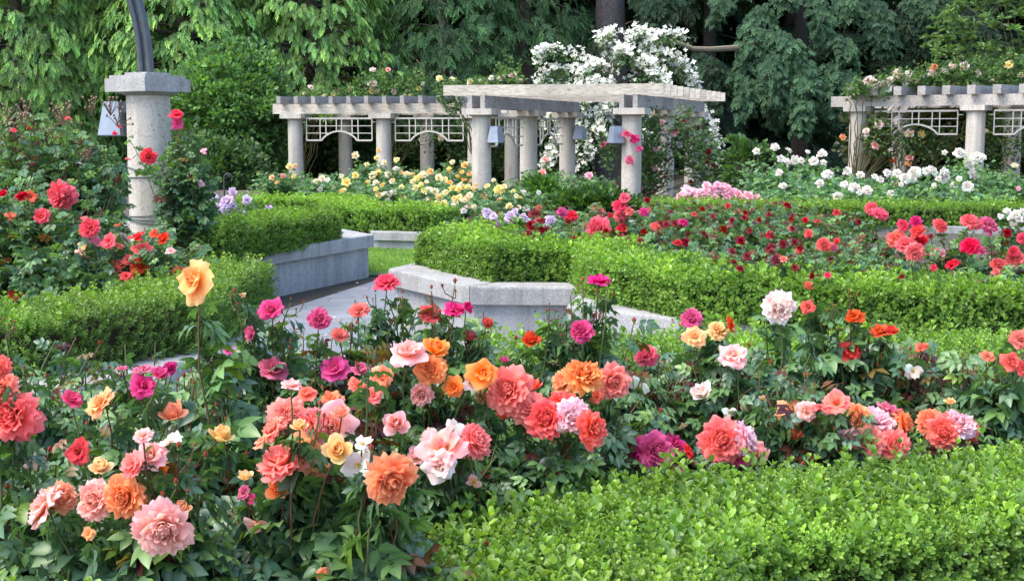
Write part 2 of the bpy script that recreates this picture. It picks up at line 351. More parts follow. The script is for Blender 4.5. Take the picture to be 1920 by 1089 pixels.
def bud_mesh():
    g = Geo(); rng = np.random.default_rng(9)
    g.lathe((0, 0, 0), [(.05, -.5), (.22, -.42), (.26, -.25), (.16, -.12)], 8, (.12, .2, .05), )
    n0 = g.n
    for k in range(4): petal(g, k * 1.57, .5, -.55, 1.25, .42, .06, -.3, .02, rng, .8, 4, 4)
    c = np.concatenate(g.col); c[n0:] = (.40, .028, .028); g.col = [c]
    for j in range(5):
        aa = j * 1.2566; d = np.array([math.cos(aa) * .35, math.sin(aa) * .35, 1])
        g.scatter(NEEDLE, frames([d], [(math.cos(aa), math.sin(aa), 0)], [1.0]), np.array([[math.cos(aa) * .2, math.sin(aa) * .2, -.3]]), [(.16, .16, .06)])
    return g.mesh('bud', True)

COL = {  # inner, outer, edge (linear)
 'o': ((.97, .24, .03), (.97, .30, .08), (.97, .46, .22)), 'p': ((.97, .20, .07), (.96, .155, .125), (.97, .30, .27)),
 'h': ((.84, .04, .04), (.86, .055, .09), (.88, .10, .17)), 'k': ((.98, .43, .25), (.98, .43, .42), (.98, .62, .64)),
 'm': ((.68, .03, .14), (.72, .035, .17), (.76, .13, .36)), 'r': ((.62, .02, .02), (.68, .025, .025), (.66, .04, .04)),
 'R': ((.72, .075, .035), (.78, .085, .045), (.80, .14, .08)),
 'y': ((.95, .38, .06), (.96, .36, .09), (.96, .58, .26)), 'w': ((.82, .78, .66), (.84, .82, .76), (.86, .84, .80)),
 'g': ((.96, .74, .66), (.95, .80, .80), (.96, .88, .88)), 'c': ((.92, .78, .32), (.90, .82, .54), (.90, .86, .70)),
 'l': ((.95, .78, .14), (.95, .86, .32), (.95, .90, .5)), 'a': ((.95, .50, .08), (.95, .60, .18), (.95, .74, .42)),
 't': ((.42, .28, .14), (.50, .34, .18), (.40, .24, .12)), 'v': ((.62, .44, .70), (.72, .58, .80), (.82, .73, .88)), 'd': ((.22, .006, .012), (.30, .009, .016), (.34, .014, .02)),
 'f': ((.95, .40, .50), (.95, .48, .60), (.95, .62, .72)), 'q': ((.94, .46, .55), (.95, .60, .70), (.95, .74, .82)),
}
CN = dict(t='faded_tan', o='orange', p='coral', h='coral_red', k='blush', m='hot_pink', r='red', R='vermilion', y='amber', w='white', g='pale_pink', c='cream', l='yellow', a='apricot', v='lavender', d='dark_red', f='soft_pink', q='light_pink')
PM = {k: petal_mat('petals_' + CN[k], *v, base=(1, .52, .08) if k in 'opkyagl' else None) for k, v in COL.items()}
BL = {k: [rose_mesh(k, 11 * i + ord(k)) for i in range(n)] for k, n in (('R', 7), ('L', 4), ('S', 3), ('C', 4), ('D', 4))}
for L_ in BL.values():
    for me in L_: me.materials.append(PM['p'])
M_LEAF = leaf_mat('rose_leaf', .36, .26, .5); M_LEAFD = leaf_mat('rose_leaf_far', .45, .3, .4); M_STEM = leaf_mat('rose_stem', .6, .0, .3)
M_BOX = leaf_mat('box_leaf', .36, .32, .45); M_CON = leaf_mat('conifer_leaf', .6, .25, .25); M_TWIG = plain('twigs', (.05, .035, .022), .9)
M_SEPAL = leaf_mat('sepal_green', .5, .1, .3); M_STAM = leaf_mat('stamens', .6, .1, .3)
SEP, STA, BUD = calyx_mesh(), stamen_mesh(), bud_mesh()
_m = np.array([(.10, .17, .05)])
at_ = SEP.attributes['col']; cc_ = np.tile(np.array([.12, .18, .06, 1], np.float32), len(SEP.vertices)); at_.data.foreach_set('color', cc_)
SEP.materials.append(M_SEPAL); STA.materials.append(M_STAM); BUD.materials.append(M_STEM)

def child(me, name, parent, M, mat=None):
    o = bpy.data.objects.new(name, me); C.objects.link(o); o.parent = parent; o.matrix_local = M
    if mat is not None and me.materials[0] is not mat:
        o.material_slots[0].link = 'OBJECT'; o.material_slots[0].material = mat
    return o
FACE = {'f': (0, -1, .35), 'u': (.1, -.3, 1), 'd': (0, -1, -.35), 'l': (-.9, -.6, .3), 'r': (.9, -.6, .3), 'n': (0, -.75, .75), 'b': (.2, .6, .8), 'L': (-.6, -.45, .7), 'x': (.7, -.5, .6)}
def bloom(root, pos, rad, ck, kind, face, rng, near):
    d = unit(np.array(FACE[face], float) + rng.normal(size=3) * (.22 if near else .33))
    q = Vector(d).to_track_quat('Z', 'Y').to_matrix().to_4x4() @ Matrix.Rotation(rng.uniform(0, 6.28), 4, 'Z')
    sc = rad * rng.uniform(.9, 1.03)
    if kind in 'C': sc *= 1.15
    loc = pos - parent_world(root) - d * rad * .25
    M = Matrix.Translation(Vector(loc)) @ q @ Matrix.Diagonal((sc, sc, sc * rng.uniform(.9, 1.1), 1))
    me = BL[kind][int(rng.integers(len(BL[kind])))]
    o = child(me, 'bloom', root, M, PM[ck])
    if near:
        child(SEP, 'calyx', o, Matrix.Identity(4))
        if kind in 'LS': child(STA, 'flower_centre', o, Matrix.Identity(4))
    return pos - d * rad * .45

def curve(a, b, lift, rng, n=7, wobble=.02):
    t = np.linspace(0, 1, n)[:, None]; a, b = np.array(a, float), np.array(b, float)
    m = a * .45 + b * .55; m[2] = a[2] * .4 + b[2] * .6 + lift; m[:2] = a[:2] * .6 + b[:2] * .4
    p = (1 - t) ** 2 * a + 2 * t * (1 - t) * m + t * t * b
    return p + rng.normal(size=p.shape) * wobble * np.sin(t * math.pi)
GREENS = np.array([(.066, .145, .07), (.08, .17, .07), (.10, .205, .072), (.058, .13, .082), (.125, .24, .075), (.09, .175, .10)])
BRONZE = np.array([(.10, .035, .02), (.13, .055, .02), (.075, .02, .02), (.12, .09, .025)])
YOUNG = np.array([(.12, .22, .04), (.16, .26, .05)])
def leaf_cols(rng, n, young, bronze, pal=None, gain=1.0):
    pal = GREENS if pal is None else pal
    c = pal[rng.integers(len(pal), size=n)] * rng.uniform(.8, 1.25, (n, 1)) * gain
    k = rng.uniform(size=n) < young; c[k] = YOUNG[rng.integers(2, size=k.sum())]
    k = rng.uniform(size=n) < bronze; c[k] = BRONZE[rng.integers(4, size=k.sum())] * rng.uniform(.8, 1.4, (k.sum(), 1))
    return c
BSEED = [100]
def rose_bush(name, label, group, base, rad, h, blooms, shoots=40, leaf=.12, lod=0, per=6, pal=None, gain=1.0, bronze=.03, young=.05, buds=4, narrow=False, cat='rose bush', low=.0, lean=(0, 0), hf=.8, dried=0):
    """base (x, y, z); rad horizontal radius; h foliage height; blooms [(pos, radius, colour, kind, face)]"""
    BSEED[0] += 1; rng = np.random.default_rng(BSEED[0])
    base = np.array(base, float); root = thing(name, label, cat, base, group)
    st, fo = Geo(), Geo(); LP, LD, LC, LS = [], [], [], []
    near = lod == 0
    ends = []
    if blooms: h = max(h, hf * (np.mean([b[0][2] for b in blooms]) - base[2]))
    for b in blooms:
        if near and b[3] == 'C' and b[1] < .0155:      # a spray of closed buds
            e = np.array(b[0], float); fk = e - np.array([0, 0, .055]); ends.append((e - np.array([0, 0, .012]), True))
            for q in range(3 if b[1] > .009 else 4):
                o = np.zeros(3) if q == 0 else np.array([rng.normal() * .028, rng.normal() * .028, -rng.uniform(.005, .035)]); r = b[1] * .95 if q == 0 else rng.uniform(.007, .011)
                if q: st.tube([fk, (fk + e + o) / 2 + o * .25, e + o - np.array([0, 0, .4 * r])], .0016, 4, (.09, .07, .03), False)
                mt = Vector((o[0] * 8, o[1] * 8, 1)).to_track_quat('Z', 'Y').to_matrix().to_4x4(); child(BUD, 'bud', root, Matrix.Translation(Vector(e + o - base)) @ mt @ Matrix.Scale(r, 4))
            continue
        e = bloom(root, np.array(b[0], float), b[1], b[2], b[3], b[4], rng, near); ends.append((e, True))
    for k in range(shoots):
        a = rng.uniform(0, 6.283); rr = rad * math.sqrt(rng.uniform(.02, 1)); zz = h * (low + (1 - low) * rng.uniform(.45 if near else .35, 1.08)) * (1 - .3 * (rr / rad) ** 2)
        ends.append((base + np.array([math.cos(a) * rr + lean[0], math.sin(a) * rr + lean[1], zz]), False))
    nb = 0
    for e, isb in ends:
        s0 = base + np.array([rng.normal() * .05, rng.normal() * .05, -.02]); s0[:2] += (e[:2] - base[:2]) * .25
        if narrow: s0[:2] = e[:2] + rng.normal(size=2) * .03
        p = curve(s0, e, .05, rng, 7, .012 if near else .02)
        hgt = np.linalg.norm(e - s0)
        if near or isb or lod == 1: st.tube(p, np.linspace(.0045, .0019, 7) * (1 if near else 1.3), 5 if near else 3, (.10, .13, .045) if rng.uniform() < .65 else (.13, .07, .04), False)
        m = max(2, int(per * rng.uniform(.7, 1.3) * min(1.5, hgt / .5) * (1.7 if isb and near else 1)))
        t = rng.uniform(.15 if not isb else .2, .93 if isb else 1.0, m) ** .8
        i = np.clip((t * 6).astype(int), 0, 5); fr = (t * 6 - i)[:, None]; q = p[i] * (1 - fr) + p[i + 1] * fr
        az = rng.uniform(0, 6.283, m); d = np.stack([np.cos(az), np.sin(az), rng.uniform(-.45, .55, m)], -1)
        if isb: d[:, 1] += 1.3 * (t > .62); d[:, 2] -= .5 * (t > .62)
        LP.append(q); LD.append(d); top = np.clip((q[:, 2] - base[2]) / (h + .01), 0, 1.2)
        LC.append(leaf_cols(rng, m, young * (1 if top.mean() > .6 else .3), bronze * (2.2 if not isb and top.max() > .8 else .8), pal, gain)); LS.append(leaf * rng.uniform(.65, 1.15, m) * np.where(t > .7, .72, 1))
        if buds and not isb and nb < buds and near and rng.uniform() < .5 and e[2] > base[2] + h * .6:
            nb += 1; q = Vector((rng.normal() * .2, rng.normal() * .2, 1)).to_track_quat('Z', 'Y').to_matrix().to_4x4()
            r = rng.uniform(.011, .017); child(BUD, 'bud', root, Matrix.Translation(Vector(e - base)) @ q @ Matrix.Scale(r, 4))
    LP, LD, LC, LS = map(np.concatenate, (LP, LD, LC, LS))
    nrm = np.stack([rng.normal(size=len(LP)) * .8, rng.normal(size=len(LP)) * .7 - .3, np.ones(len(LP))], -1)
    LD[:, 2] -= .15
    fo.scatter(ROSE_NEAR if near else ROSE_MID, frames(LD, nrm, LS), LP, LC)
    for k in range(dried):
        a = rng.uniform(0, 6.283); e = base + np.array([math.cos(a) * rad * rng.uniform(0, 1), math.sin(a) * rad * rng.uniform(0, .8), h * rng.uniform(.72, 1.0)])
        for _ in range(9):
            d = unit(rng.normal(size=3) * .45 + np.array([0, 0, 1])) * rng.uniform(.06, .17); st.tube([e, e + d * .6 + rng.normal(size=3) * .008, e + d], .0035, 3, (.17, .11, .07), False); st.box(e + d, (.013, .013, .02), col=(.2, .13, .085))
    if st.n: obj('stem', st, M_STEM, root, True)
    obj('foliage', fo, M_LEAF if near else M_LEAFD, root, near)
    return root

# ------------------------------------------------------------------ box hedges
BOXC = np.array([(.11, .215, .046), (.13, .245, .05), (.092, .188, .046), (.165, .285, .062)])
def hedge(label, path, width, z0, z1, near=False, dens=1500, spr=.075, gain=1.0, seed=1, closed_ends=True, pal=None):
    rng = np.random.default_rng(seed); path = [np.array(p, float)[:2] for p in path]
    root = thing('box_hedge', label, 'hedge', (*path[0], z0), 'clipped box hedges of the rose beds')
    core, fo = Geo(), Geo(); PP, NN = [], []; h = z1 - z0; w = width / 2
    mit = []                                            # mitred outline
    for i, p in enumerate(path):
        d0 = unit(p - path[i - 1]) if i else None; d1 = unit(path[i + 1] - p) if i < len(path) - 1 else None
        d0 = d1 if d0 is None else d0; d1 = d0 if d1 is None else d1
        n0, n1 = np.array([-d0[1], d0[0]]), np.array([-d1[1], d1[0]]); n = unit(n0 + n1); mit.append(n / max(.5, n @ n0))
    for i in range(len(path) - 1):
        a, b = path[i], path[i + 1]; L = np.linalg.norm(b - a)
        q = [a - mit[i] * w, b - mit[i + 1] * w, b + mit[i + 1] * w, a + mit[i] * w]
        def patch(c0, c1, c2, c3, nrm, k):              # bilinear patch samples
            ar = (np.linalg.norm(c1 - c0) + np.linalg.norm(c2 - c3)) / 2 * (np.linalg.norm(c3 - c0) + np.linalg.norm(c2 - c1)) / 2
            n = int(ar * dens * k); u, v = rng.uniform(size=(2, n, 1))
            PP.append(c0 * (1 - u) * (1 - v) + c1 * u * (1 - v) + c2 * u * v + c3 * (1 - u) * v); NN.append(np.tile(np.array(nrm, float), (n, 1)))
        z3 = lambda p, z: np.array([p[0], p[1], z])
        patch(z3(q[0], z1), z3(q[1], z1), z3(q[2], z1), z3(q[3], z1), (0, 0, 1), 1.15)
        d = unit(b - a); nn = np.array([-d[1], d[0], 0])
        patch(z3(q[0], z0), z3(q[1], z0), z3(q[1], z1), z3(q[0], z1), -nn, 1.0); patch(z3(q[3], z0), z3(q[2], z0), z3(q[2], z1), z3(q[3], z1), nn, 1.0)
        if i == 0: patch(z3(q[0], z0), z3(q[3], z0), z3(q[3], z1), z3(q[0], z1), (-d[0], -d[1], 0), 1)
        if i == len(path) - 2: patch(z3(q[1], z0), z3(q[2], z0), z3(q[2], z1), z3(q[1], z1), (d[0], d[1], 0), 1)
        s = .72; e = .0 if len(path) > 2 else .05
        qq = [a - mit[i] * w * s, b - mit[i + 1] * w * s, b + mit[i + 1] * w * s, a + mit[i] * w * s]
        if i == 0: qq[0] = qq[0] + d * .06; qq[3] = qq[3] + d * .06
        if i == len(path) - 2: qq[1] = qq[1] - d * .06; qq[2] = qq[2] - d * .06
        v = [z3(p, z0) for p in qq] + [z3(p, z1 - .07) for p in qq]
        core.quads(v, [(4, 5, 6, 7), (0, 1, 5, 4), (2, 3, 7, 6)] + ([(3, 0, 4, 7)] if i == 0 else []) + ([(1, 2, 6, 5)] if i == len(path) - 2 else []))
    PP, NN = np.concatenate(PP), np.concatenate(NN)
    dep = rng.uniform(0, 1, len(PP)) ** 1.6 * .075 + .004   # sit inside the clipped surface
    PP = PP - NN * dep[:, None] + NN * (wob(PP, 3.2, seed) * .022 + wob(PP, 9, seed + 3) * .012)[:, None]
    ez = (PP[:, 2] - z1 + .05).clip(0); PP[:, 2] -= ez * .25
    top = NN[:, 2] > .5
    D = NN * np.where(top, .9, .75)[:, None] + np.array([0, 0, .75]) + rng.normal(size=PP.shape) * .38
    c = (BOXC if pal is None else pal)[rng.integers(4, size=len(PP))] * rng.uniform(.75, 1.25, (len(PP), 1)) * gain
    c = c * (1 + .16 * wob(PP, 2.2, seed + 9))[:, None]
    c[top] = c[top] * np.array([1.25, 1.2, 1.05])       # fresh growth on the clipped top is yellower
    S = spr * rng.uniform(.75, 1.25, len(PP)) * np.where((rng.uniform(size=len(PP)) < .09) & top, 1.75, 1)
    PP[:, 2] = np.maximum(PP[:, 2], z0 + .01)
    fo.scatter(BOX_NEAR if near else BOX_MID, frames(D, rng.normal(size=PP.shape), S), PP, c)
    obj('branchwork', core, M_TWIG, root); obj('foliage', fo, M_BOX, root, near)
    return root

# ------------------------------------------------------------------ trees and shrubs
BARK = plain('bark', (.085, .062, .048), .95, nscale=9, amt=.5, bmp=.8); BARKG = plain('bark_grey', (.075, .065, .066), .95, nscale=12, amt=.45, bmp=.8)
def conifer(name, label, x, y, r, ztop, zlow, nlimb, sprays, ns, sl, pal, seed, droop=.35, trunk=.3, bark=None, hang=.9, arc=None, gain=1.0, side=.45, group=None):
    rng = np.random.default_rng(seed); root = thing(name, label, 'tree', (x, y, 0), group)
    tr = Geo(); zz = np.linspace(-.2, ztop, 9); tr.tube(np.stack([x + .05 * np.sin(zz * .8), y + 0 * zz, zz], -1), trunk * (1 - .85 * (zz / ztop).clip(0)), 12, (1, 1, 1))
    lm, fo = Geo(), Geo(); PP, DD, NN, CC, SS, KK = [], [], [], [], [], []
    for k in range(nlimb):
        z = zlow + (ztop - zlow) * ((k + rng.uniform(0, 1)) / nlimb) ** 1.25
        a = rng.uniform(0, 6.283) if arc is None else rng.normal(-math.pi / 2, arc)
        L = r * (1.05 - .8 * (z / ztop)) * rng.uniform(.75, 1.12) + .3
        n = 9; t = np.linspace(0, 1, n); dirn = np.array([math.cos(a), math.sin(a)])
        px = x + dirn[0] * L * t + .15 * rng.normal() * t ** 2; py = y + dirn[1] * L * t; pz = z + .25 * L * t - (droop + .25) * L * t ** 2 + .12 * L * t ** 4
        pts = np.stack([px, py, pz], -1); lm.tube(pts, np.linspace(.05, .012, n) * (.6 + r / 6), 5, (1, 1, 1), False)
        m = int(ns * L / r * rng.uniform(.8, 1.2)); tt = rng.uniform(.18, 1.0, m) ** .75
        i = np.clip((tt * (n - 1)).astype(int), 0, n - 2); f = (tt * (n - 1) - i)[:, None]; q = pts[i] * (1 - f) + pts[i + 1] * f
        s = rng.choice([-1, 1], m) * rng.uniform(.0, 1, m) ** .8 * side * L * (1.15 - tt) * .9
        lat = np.array([-dirn[1], dirn[0], 0]); q = q + lat * s[:, None] + np.array([0, 0, -1]) * (np.abs(s) * .35 + rng.uniform(0, .28, m))[:, None] * (.5 + droop)
        d = np.stack([dirn[0] * .55 + lat[0] * np.sign(s) * .45, dirn[1] * .55 + lat[1] * np.sign(s) * .45, -hang + 0 * s], -1) + rng.normal(size=(m, 3)) * .22
        nn = np.stack([dirn[0] + 0 * s, dirn[1] + 0 * s, .8 + 0 * s], -1) + rng.normal(size=(m, 3)) * .3
        c = pal[rng.integers(len(pal), size=m)] * rng.uniform(.75, 1.25, (m, 1)) * rng.uniform(.85, 1.15) * gain
        PP.append(q); DD.append(d); NN.append(nn); CC.append(c); SS.append(sl * rng.uniform(.6, 1.25, m))
    PP, DD, NN, CC, SS = map(np.concatenate, (PP, DD, NN, CC, SS)); kk = rng.integers(len(sprays), size=len(PP))
    for j, sp in enumerate(sprays):
        w = kk == j; fo.scatter(sp, frames(DD[w], NN[w], SS[w]), PP[w], CC[w])
    obj('trunk', tr, bark or BARK, root, True); obj('limb', lm, bark or BARK, root, True); obj('crown', fo, M_CON, root)
    return root
def tassel_tree(name, label, x, y, r, ztop, zlow, dens, k, sl, pal, seed, gain=1.0, sprays=None, trunk=.3, gap=-.55, fan=.6, out=.75, group=None, lum=.35):
    """conifer whose crown is a coat of hanging tassels, each a fan of small sprays"""
    rng = np.random.default_rng(seed); root = thing(name, label, 'tree', (x, y, 0), group); sprays = sprays or LIGHT
    tr, lm, fo = Geo(), Geo(), Geo(); zz = np.linspace(-.2, ztop, 9); tr.tube(np.stack([x + .05 * np.sin(zz * .8), y + 0 * zz, zz], -1), trunk * (1 - .85 * (zz / ztop).clip(0)), 12)
    n = int(6.28 * r * (ztop - zlow) * dens); z = zlow + (ztop - zlow) * rng.uniform(0, 1, n) ** 1.5; a = rng.uniform(0, 6.283, n)
    back = (np.sin(a) > .35) & (rng.uniform(size=n) < .6); z, a = z[~back], a[~back]; n = len(z)
    u = np.stack([np.cos(a), np.sin(a), z * 0], -1); q = np.stack([np.cos(a) * 2.2, np.sin(a) * 2.2, z * .9], -1)
    rr = r * (1.02 - .75 * (z / ztop) ** 1.3) * (1 + .22 * wob(q, .9, seed) + .12 * wob(q, 2.3, seed + 2)) * (1 - .35 * rng.uniform(0, 1, n) ** 2.2)
    c = np.array([x, y, 0]) + u * rr[:, None] + np.array([0, 0, 1]) * z[:, None]
    w = wob(q, 1.7, seed + 5) + .5 * wob(q, 4.1, seed + 6); keep = w > gap; c, u, w = c[keep], u[keep], w[keep]; n = len(c)
    for j in range(0, n, max(1, n // 110)):
        e = c[j] - u[j] * .12; b = np.array([x, y, e[2] + .35 * rr.mean() * .3]); t = np.linspace(0, 1, 6)[:, None]; p = b + (e - b) * t; p[:, 2] += .3 * np.sin(t[:, 0] * 3.14); lm.tube(p, np.linspace(.045, .01, 6), 4, (1, 1, 1), False)
    idx = np.repeat(np.arange(n), k); m = len(idx); lat = np.stack([-u[:, 1], u[:, 0], 0 * u[:, 0]], -1)[idx]
    f = rng.uniform(-1, 1, m)
    D = u[idx] * (out + .25 * rng.normal(size=(m, 1))) + lat * (fan * f)[:, None] + np.array([0, 0, -1.0]) + rng.normal(size=(m, 3)) * .15
    Np = u[idx] + np.array([0, 0, .7]) + rng.normal(size=(m, 3)) * .4
    p = c[idx] + rng.normal(size=(m, 3)) * sl * .22
    col = pal[rng.integers(len(pal), size=m)] * rng.uniform(.75, 1.25, (m, 1)) * (1 + lum * rng.normal(size=n).clip(-1.5, 1.5))[idx][:, None] * gain
    S = sl * rng.uniform(.6, 1.2, m) * (1 - .25 * np.abs(f)); kk = rng.integers(len(sprays), size=m)
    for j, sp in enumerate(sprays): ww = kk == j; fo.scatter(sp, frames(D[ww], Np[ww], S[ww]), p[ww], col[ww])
    obj('trunk', tr, BARK, root, True); obj('limb', lm, BARK, root, True); obj('crown', fo, M_CON, root); return root
def curtain(geo, path, w, n, sl, pal, rng, gain=1.0, depth=.7, sprays=None):
    """a hanging bough of overlapping fans along a 3D path, w half width in metres"""
    path = np.array(path, float); K = len(path); t = rng.uniform(0, 1, n) ** .9; i = np.clip((t * (K - 1)).astype(int), 0, K - 2); f = (t * (K - 1) - i)[:, None]
    p = path[i] * (1 - f) + path[i + 1] * f; s = rng.uniform(-1, 1, n); prof = np.sin(np.pi * (.12 + .8 * t)) ** .6
    p = p + np.stack([s * w * prof + rng.normal(size=n) * .05, -(1 - s ** 2) * depth * .5 * prof + rng.normal(size=n) * .16, -np.abs(s) * w * .45 + rng.normal(size=n) * .06], -1)
    D = np.stack([s * .8, -.75 + 0 * s, -.75 + 0 * s], -1) + rng.normal(size=(n, 3)) * .3; Nn = np.stack([s * .4, -.8 + 0 * s, .8 + 0 * s], -1) + rng.normal(size=(n, 3)) * .35
    cl = 1 + .28 * wob(p, 3.0, path[0, 0]); col = pal[rng.integers(len(pal), size=n)] * rng.uniform(.75, 1.25, (n, 1)) * cl[:, None] * gain
    kk = rng.integers(len(sprays), size=n); S = sl * rng.uniform(.6, 1.2, n)
    for j, sp in enumerate(sprays): q = kk == j; geo.scatter(sp, frames(D[q], Nn[q], S[q]), p[q], col[q])
def shrub(name, label, cat, c, r, nclump, per, leaf, pal, seed, gain=1.0, tpl=None, crown='foliage', up=.4, young=0.0, group=None, clump=.28, mat=None, whorl=False):
    """c centre of the crown; r (rx, ry, rz); leaves in clumps over the shell and through the volume"""
    rng = np.random.default_rng(seed); c = np.array(c, float); r = np.array(r, float); root = thing(name, label, cat, (c[0], c[1], 0), group)
    d = unit(rng.normal(size=(nclump, 3))); rr = rng.uniform(.3, 1, (nclump, 1)) ** .45 * (1 + .2 * wob(d * 2, 1.3, seed))[:, None]
    cc = c + d * r * rr; cs = clump * rng.uniform(.6, 1.3, nclump)
    st, fo = Geo(), Geo()
    for k in range(0, nclump, max(1, nclump // 40)): st.tube(curve((c[0] + rng.normal() * .1, c[1] + rng.normal() * .1, 0.0), cc[k], .2, rng, 6, .05), np.linspace(.03, .008, 6), 5, (1, 1, 1), False)
    n = nclump * per; idx = np.repeat(np.arange(nclump), per); o = unit(rng.normal(size=(n, 3))) * rng.uniform(.2, 1, (n, 1)) ** .5
    if whorl: o = unit(o * np.array([1, 1, .35]) + np.array([0, 0, .25])) * .05
    p = cc[idx] + o * cs[idx][:, None] * np.array([1, 1, .75])
    D = o + d[idx] * .7 + np.array([0, 0, up]) + rng.normal(size=(n, 3)) * .35
    if whorl: D = o * 20 + rng.normal(size=(n, 3)) * .15
    tone = rng.uniform(.7, 1.3, nclump)[idx][:, None]
    col = pal[rng.integers(len(pal), size=n)] * rng.uniform(.75, 1.25, (n, 1)) * tone * gain
    k = rng.uniform(size=n) < young; col[k] = YOUNG[rng.integers(2, size=k.sum())]
    p[:, 2] = np.maximum(p[:, 2], .03)
    fo.scatter(tpl or WIDEHEX, frames(D, rng.normal(size=(n, 3)) * .6 + np.array([0, -.3, 1]), leaf * rng.uniform(.7, 1.2, n)), p, col)
    obj('stem' if crown == 'foliage' else 'trunk', st, BARK, root, True); obj(crown, fo, mat or M_LEAFD, root)
    return root
# ------------------------------------------------------------------ world, sun, camera
sc = bpy.context.scene
SUN_EL, SUN_AZ = math.radians(58), math.radians(243)   # azimuth clockwise from +y: behind the camera, to its left
w = bpy.data.worlds.new('World'); sc.world = w; w.use_nodes = True
sky = w.node_tree.nodes.new('ShaderNodeTexSky'); sky.sky_type = 'NISHITA'; sky.sun_disc = False; sky.sun_elevation = SUN_EL; sky.sun_rotation = SUN_AZ; sky.dust_density = 2.5; sky.air_density = 1.0
bg = w.node_tree.nodes['Background']; w.node_tree.links.new(sky.outputs[0], bg.inputs[0]); bg.inputs[1].default_value = 0.15
sl = bpy.data.lights.new('Sun', 'SUN'); sl.energy = 1.0; sl.angle = math.radians(40); sl.color = (1.0, .93, .82)
so = bpy.data.objects.new('Sun', sl); C.objects.link(so)
sd = Vector((math.sin(SUN_AZ) * math.cos(SUN_EL), math.cos(SUN_AZ) * math.cos(SUN_EL), math.sin(SUN_EL))); so.rotation_euler = sd.to_track_quat('Z', 'Y').to_euler()
cam = bpy.data.cameras.new('Camera'); co = bpy.data.objects.new('Camera', cam); C.objects.link(co); sc.camera = co
cam.sensor_width = 36; cam.lens = F / 1920 * 36; cam.clip_end = 1000; cam.clip_start = .05
co.location = (0, 0, CAMZ); co.rotation_euler = (math.pi / 2 - PITCH, 0, 0)
sc.view_settings.view_transform = 'Standard'; sc.view_settings.look = 'None'; sc.view_settings.exposure = EXPO; sc.view_settings.gamma = 1
sc.render.engine = 'CYCLES'; cy = sc.cycles; cy.max_bounces = 9; cy.diffuse_bounces = 7; cy.transmission_bounces = 4; cy.glossy_bounces = 2; cy.use_denoising = True
try: cy.denoiser = 'OPENIMAGEDENOISE'
except Exception: pass
cy.use_adaptive_sampling = True; cy.adaptive_threshold = 0.015

# ------------------------------------------------------------------ materials of the setting
M_CONC = concrete('shade_toned_concrete', (.34, .345, .35), .16, True); M_COPE = concrete('coping_aggregate', (.31, .31, .305), .3, False, 1.6, 95)  # seat wall faces: their shade is put into a darker concrete colour
M_COL = concrete('column_concrete', (.47, .44, .385), .2, True, 1.2, 60)
M_WX = wood('weathered_timber_x', (.53, .49, .42), 0); M_WY = wood('weathered_timber_y', (.34, .325, .31), 1); M_WG = wood('grey_timber', (.40, .38, .36), 0)
M_MET = plain('painted_metal', (.50, .46, .40), .5, 0, 30, .15, .05); M_MET2 = plain('grey_metal', (.30, .29, .27), .55, 0, 30, .2, .05); M_LAMP = plain('blue_grey_metal', (.20, .235, .29), .4, .25, 6, .15, .02)
M_DARK = plain('dark_metal', (.055, .065, .08), .35, .4, 14, .2, .03); M_IRON = plain('black_iron', (.03, .035, .04), .5, .3); M_WIRE = plain('green_wire', (.07, .095, .085), .6)
def soil():
    m, nt, b, out = newmat('soil'); co_ = objco(nt); n1 = noise(nt, 3, 8, .7, co_); n2 = noise(nt, 60, 4, .7, co_)
    c = ramp(nt, n1, [(.3, (.045, .036, .028)), (.7, (.12, .10, .08))]); c = mixc(nt, 1, c, ramp(nt, n2, [(.3, (.5, .5, .5)), (.7, (1.5, 1.45, 1.4))]), 'MULTIPLY')
    nt.links.new(c, b.inputs['Base Color']); b.inputs['Roughness'].default_value = .95; bump(nt, b, n2, .9, .03); return m
M_SOIL = soil()
def paving():
    m, nt, b, out = newmat('paving'); co_ = objco(nt); br = N(nt, 'ShaderNodeTexBrick'); nt.links.new(co_, br.inputs['Vector'])
    br.inputs['Scale'].default_value = 1; br.inputs['Brick Width'].default_value = .6; br.inputs['Row Height'].default_value = .3; br.inputs['Mortar Size'].default_value = .006
    br.inputs['Color1'].default_value = (.165, .18, .205, 1); br.inputs['Color2'].default_value = (.20, .215, .24, 1); br.inputs['Mortar'].default_value = (.09, .09, .09, 1)
    c = mixc(nt, 1, br.outputs[0], ramp(nt, noise(nt, 2.2, 6, .7, co_), [(.3, (.75, .75, .76)), (.7, (1.15, 1.15, 1.14))]), 'MULTIPLY')
    nt.links.new(c, b.inputs['Base Color']); b.inputs['Roughness'].default_value = .75; bump(nt, b, br.outputs['Fac'], -.3, .004); return m
M_PAVE = paving()
M_LAWN = plain('lawn_base', (.06, .12, .02), .95, 0, 3, .35, .4)
M_GRASS = leaf_mat('grass_blade', .5, .3, .3)

def sheet(name, pts, mat, z, kind='structure'):
    g = Geo(); v = [(p[0], p[1], z if len(p) < 3 else p[2]) for p in pts]; g.add(v, list(range(len(v))), [len(v)])
    return tag(obj(name, g, mat), kind=kind)
g = Geo(); g.add([(-260, -120, -.02), (260, -120, -.02), (260, 420, -.02), (-260, 420, -.02)], [0, 1, 2, 3], [4])
tag(obj('ground', g, plain('forest_floor', (.035, .03, .02), .95, 0, 2, .5, .5)), kind='structure')
sheet('lawn', [(-6, 15.3), (5.5, 15.3), (5.5, 19.5), (1, 22), (-6, 22)], M_LAWN, -.008)
sheet('path', [(-12, 3), (-2.3, 6.1), (-1.2, 6.9), (-1.3, 8), (-1.8, 9.8), (-9, 9.8), (-9, 10.4), (-3.2, 10.4), (-2.2, 12), (-1.3, 15.6), (.0, 15.6), (0, 11), (3, 9.0), (9, 6.5), (9, 4.5), (-6, -4), (-12, -4)], M_PAVE, -.004)

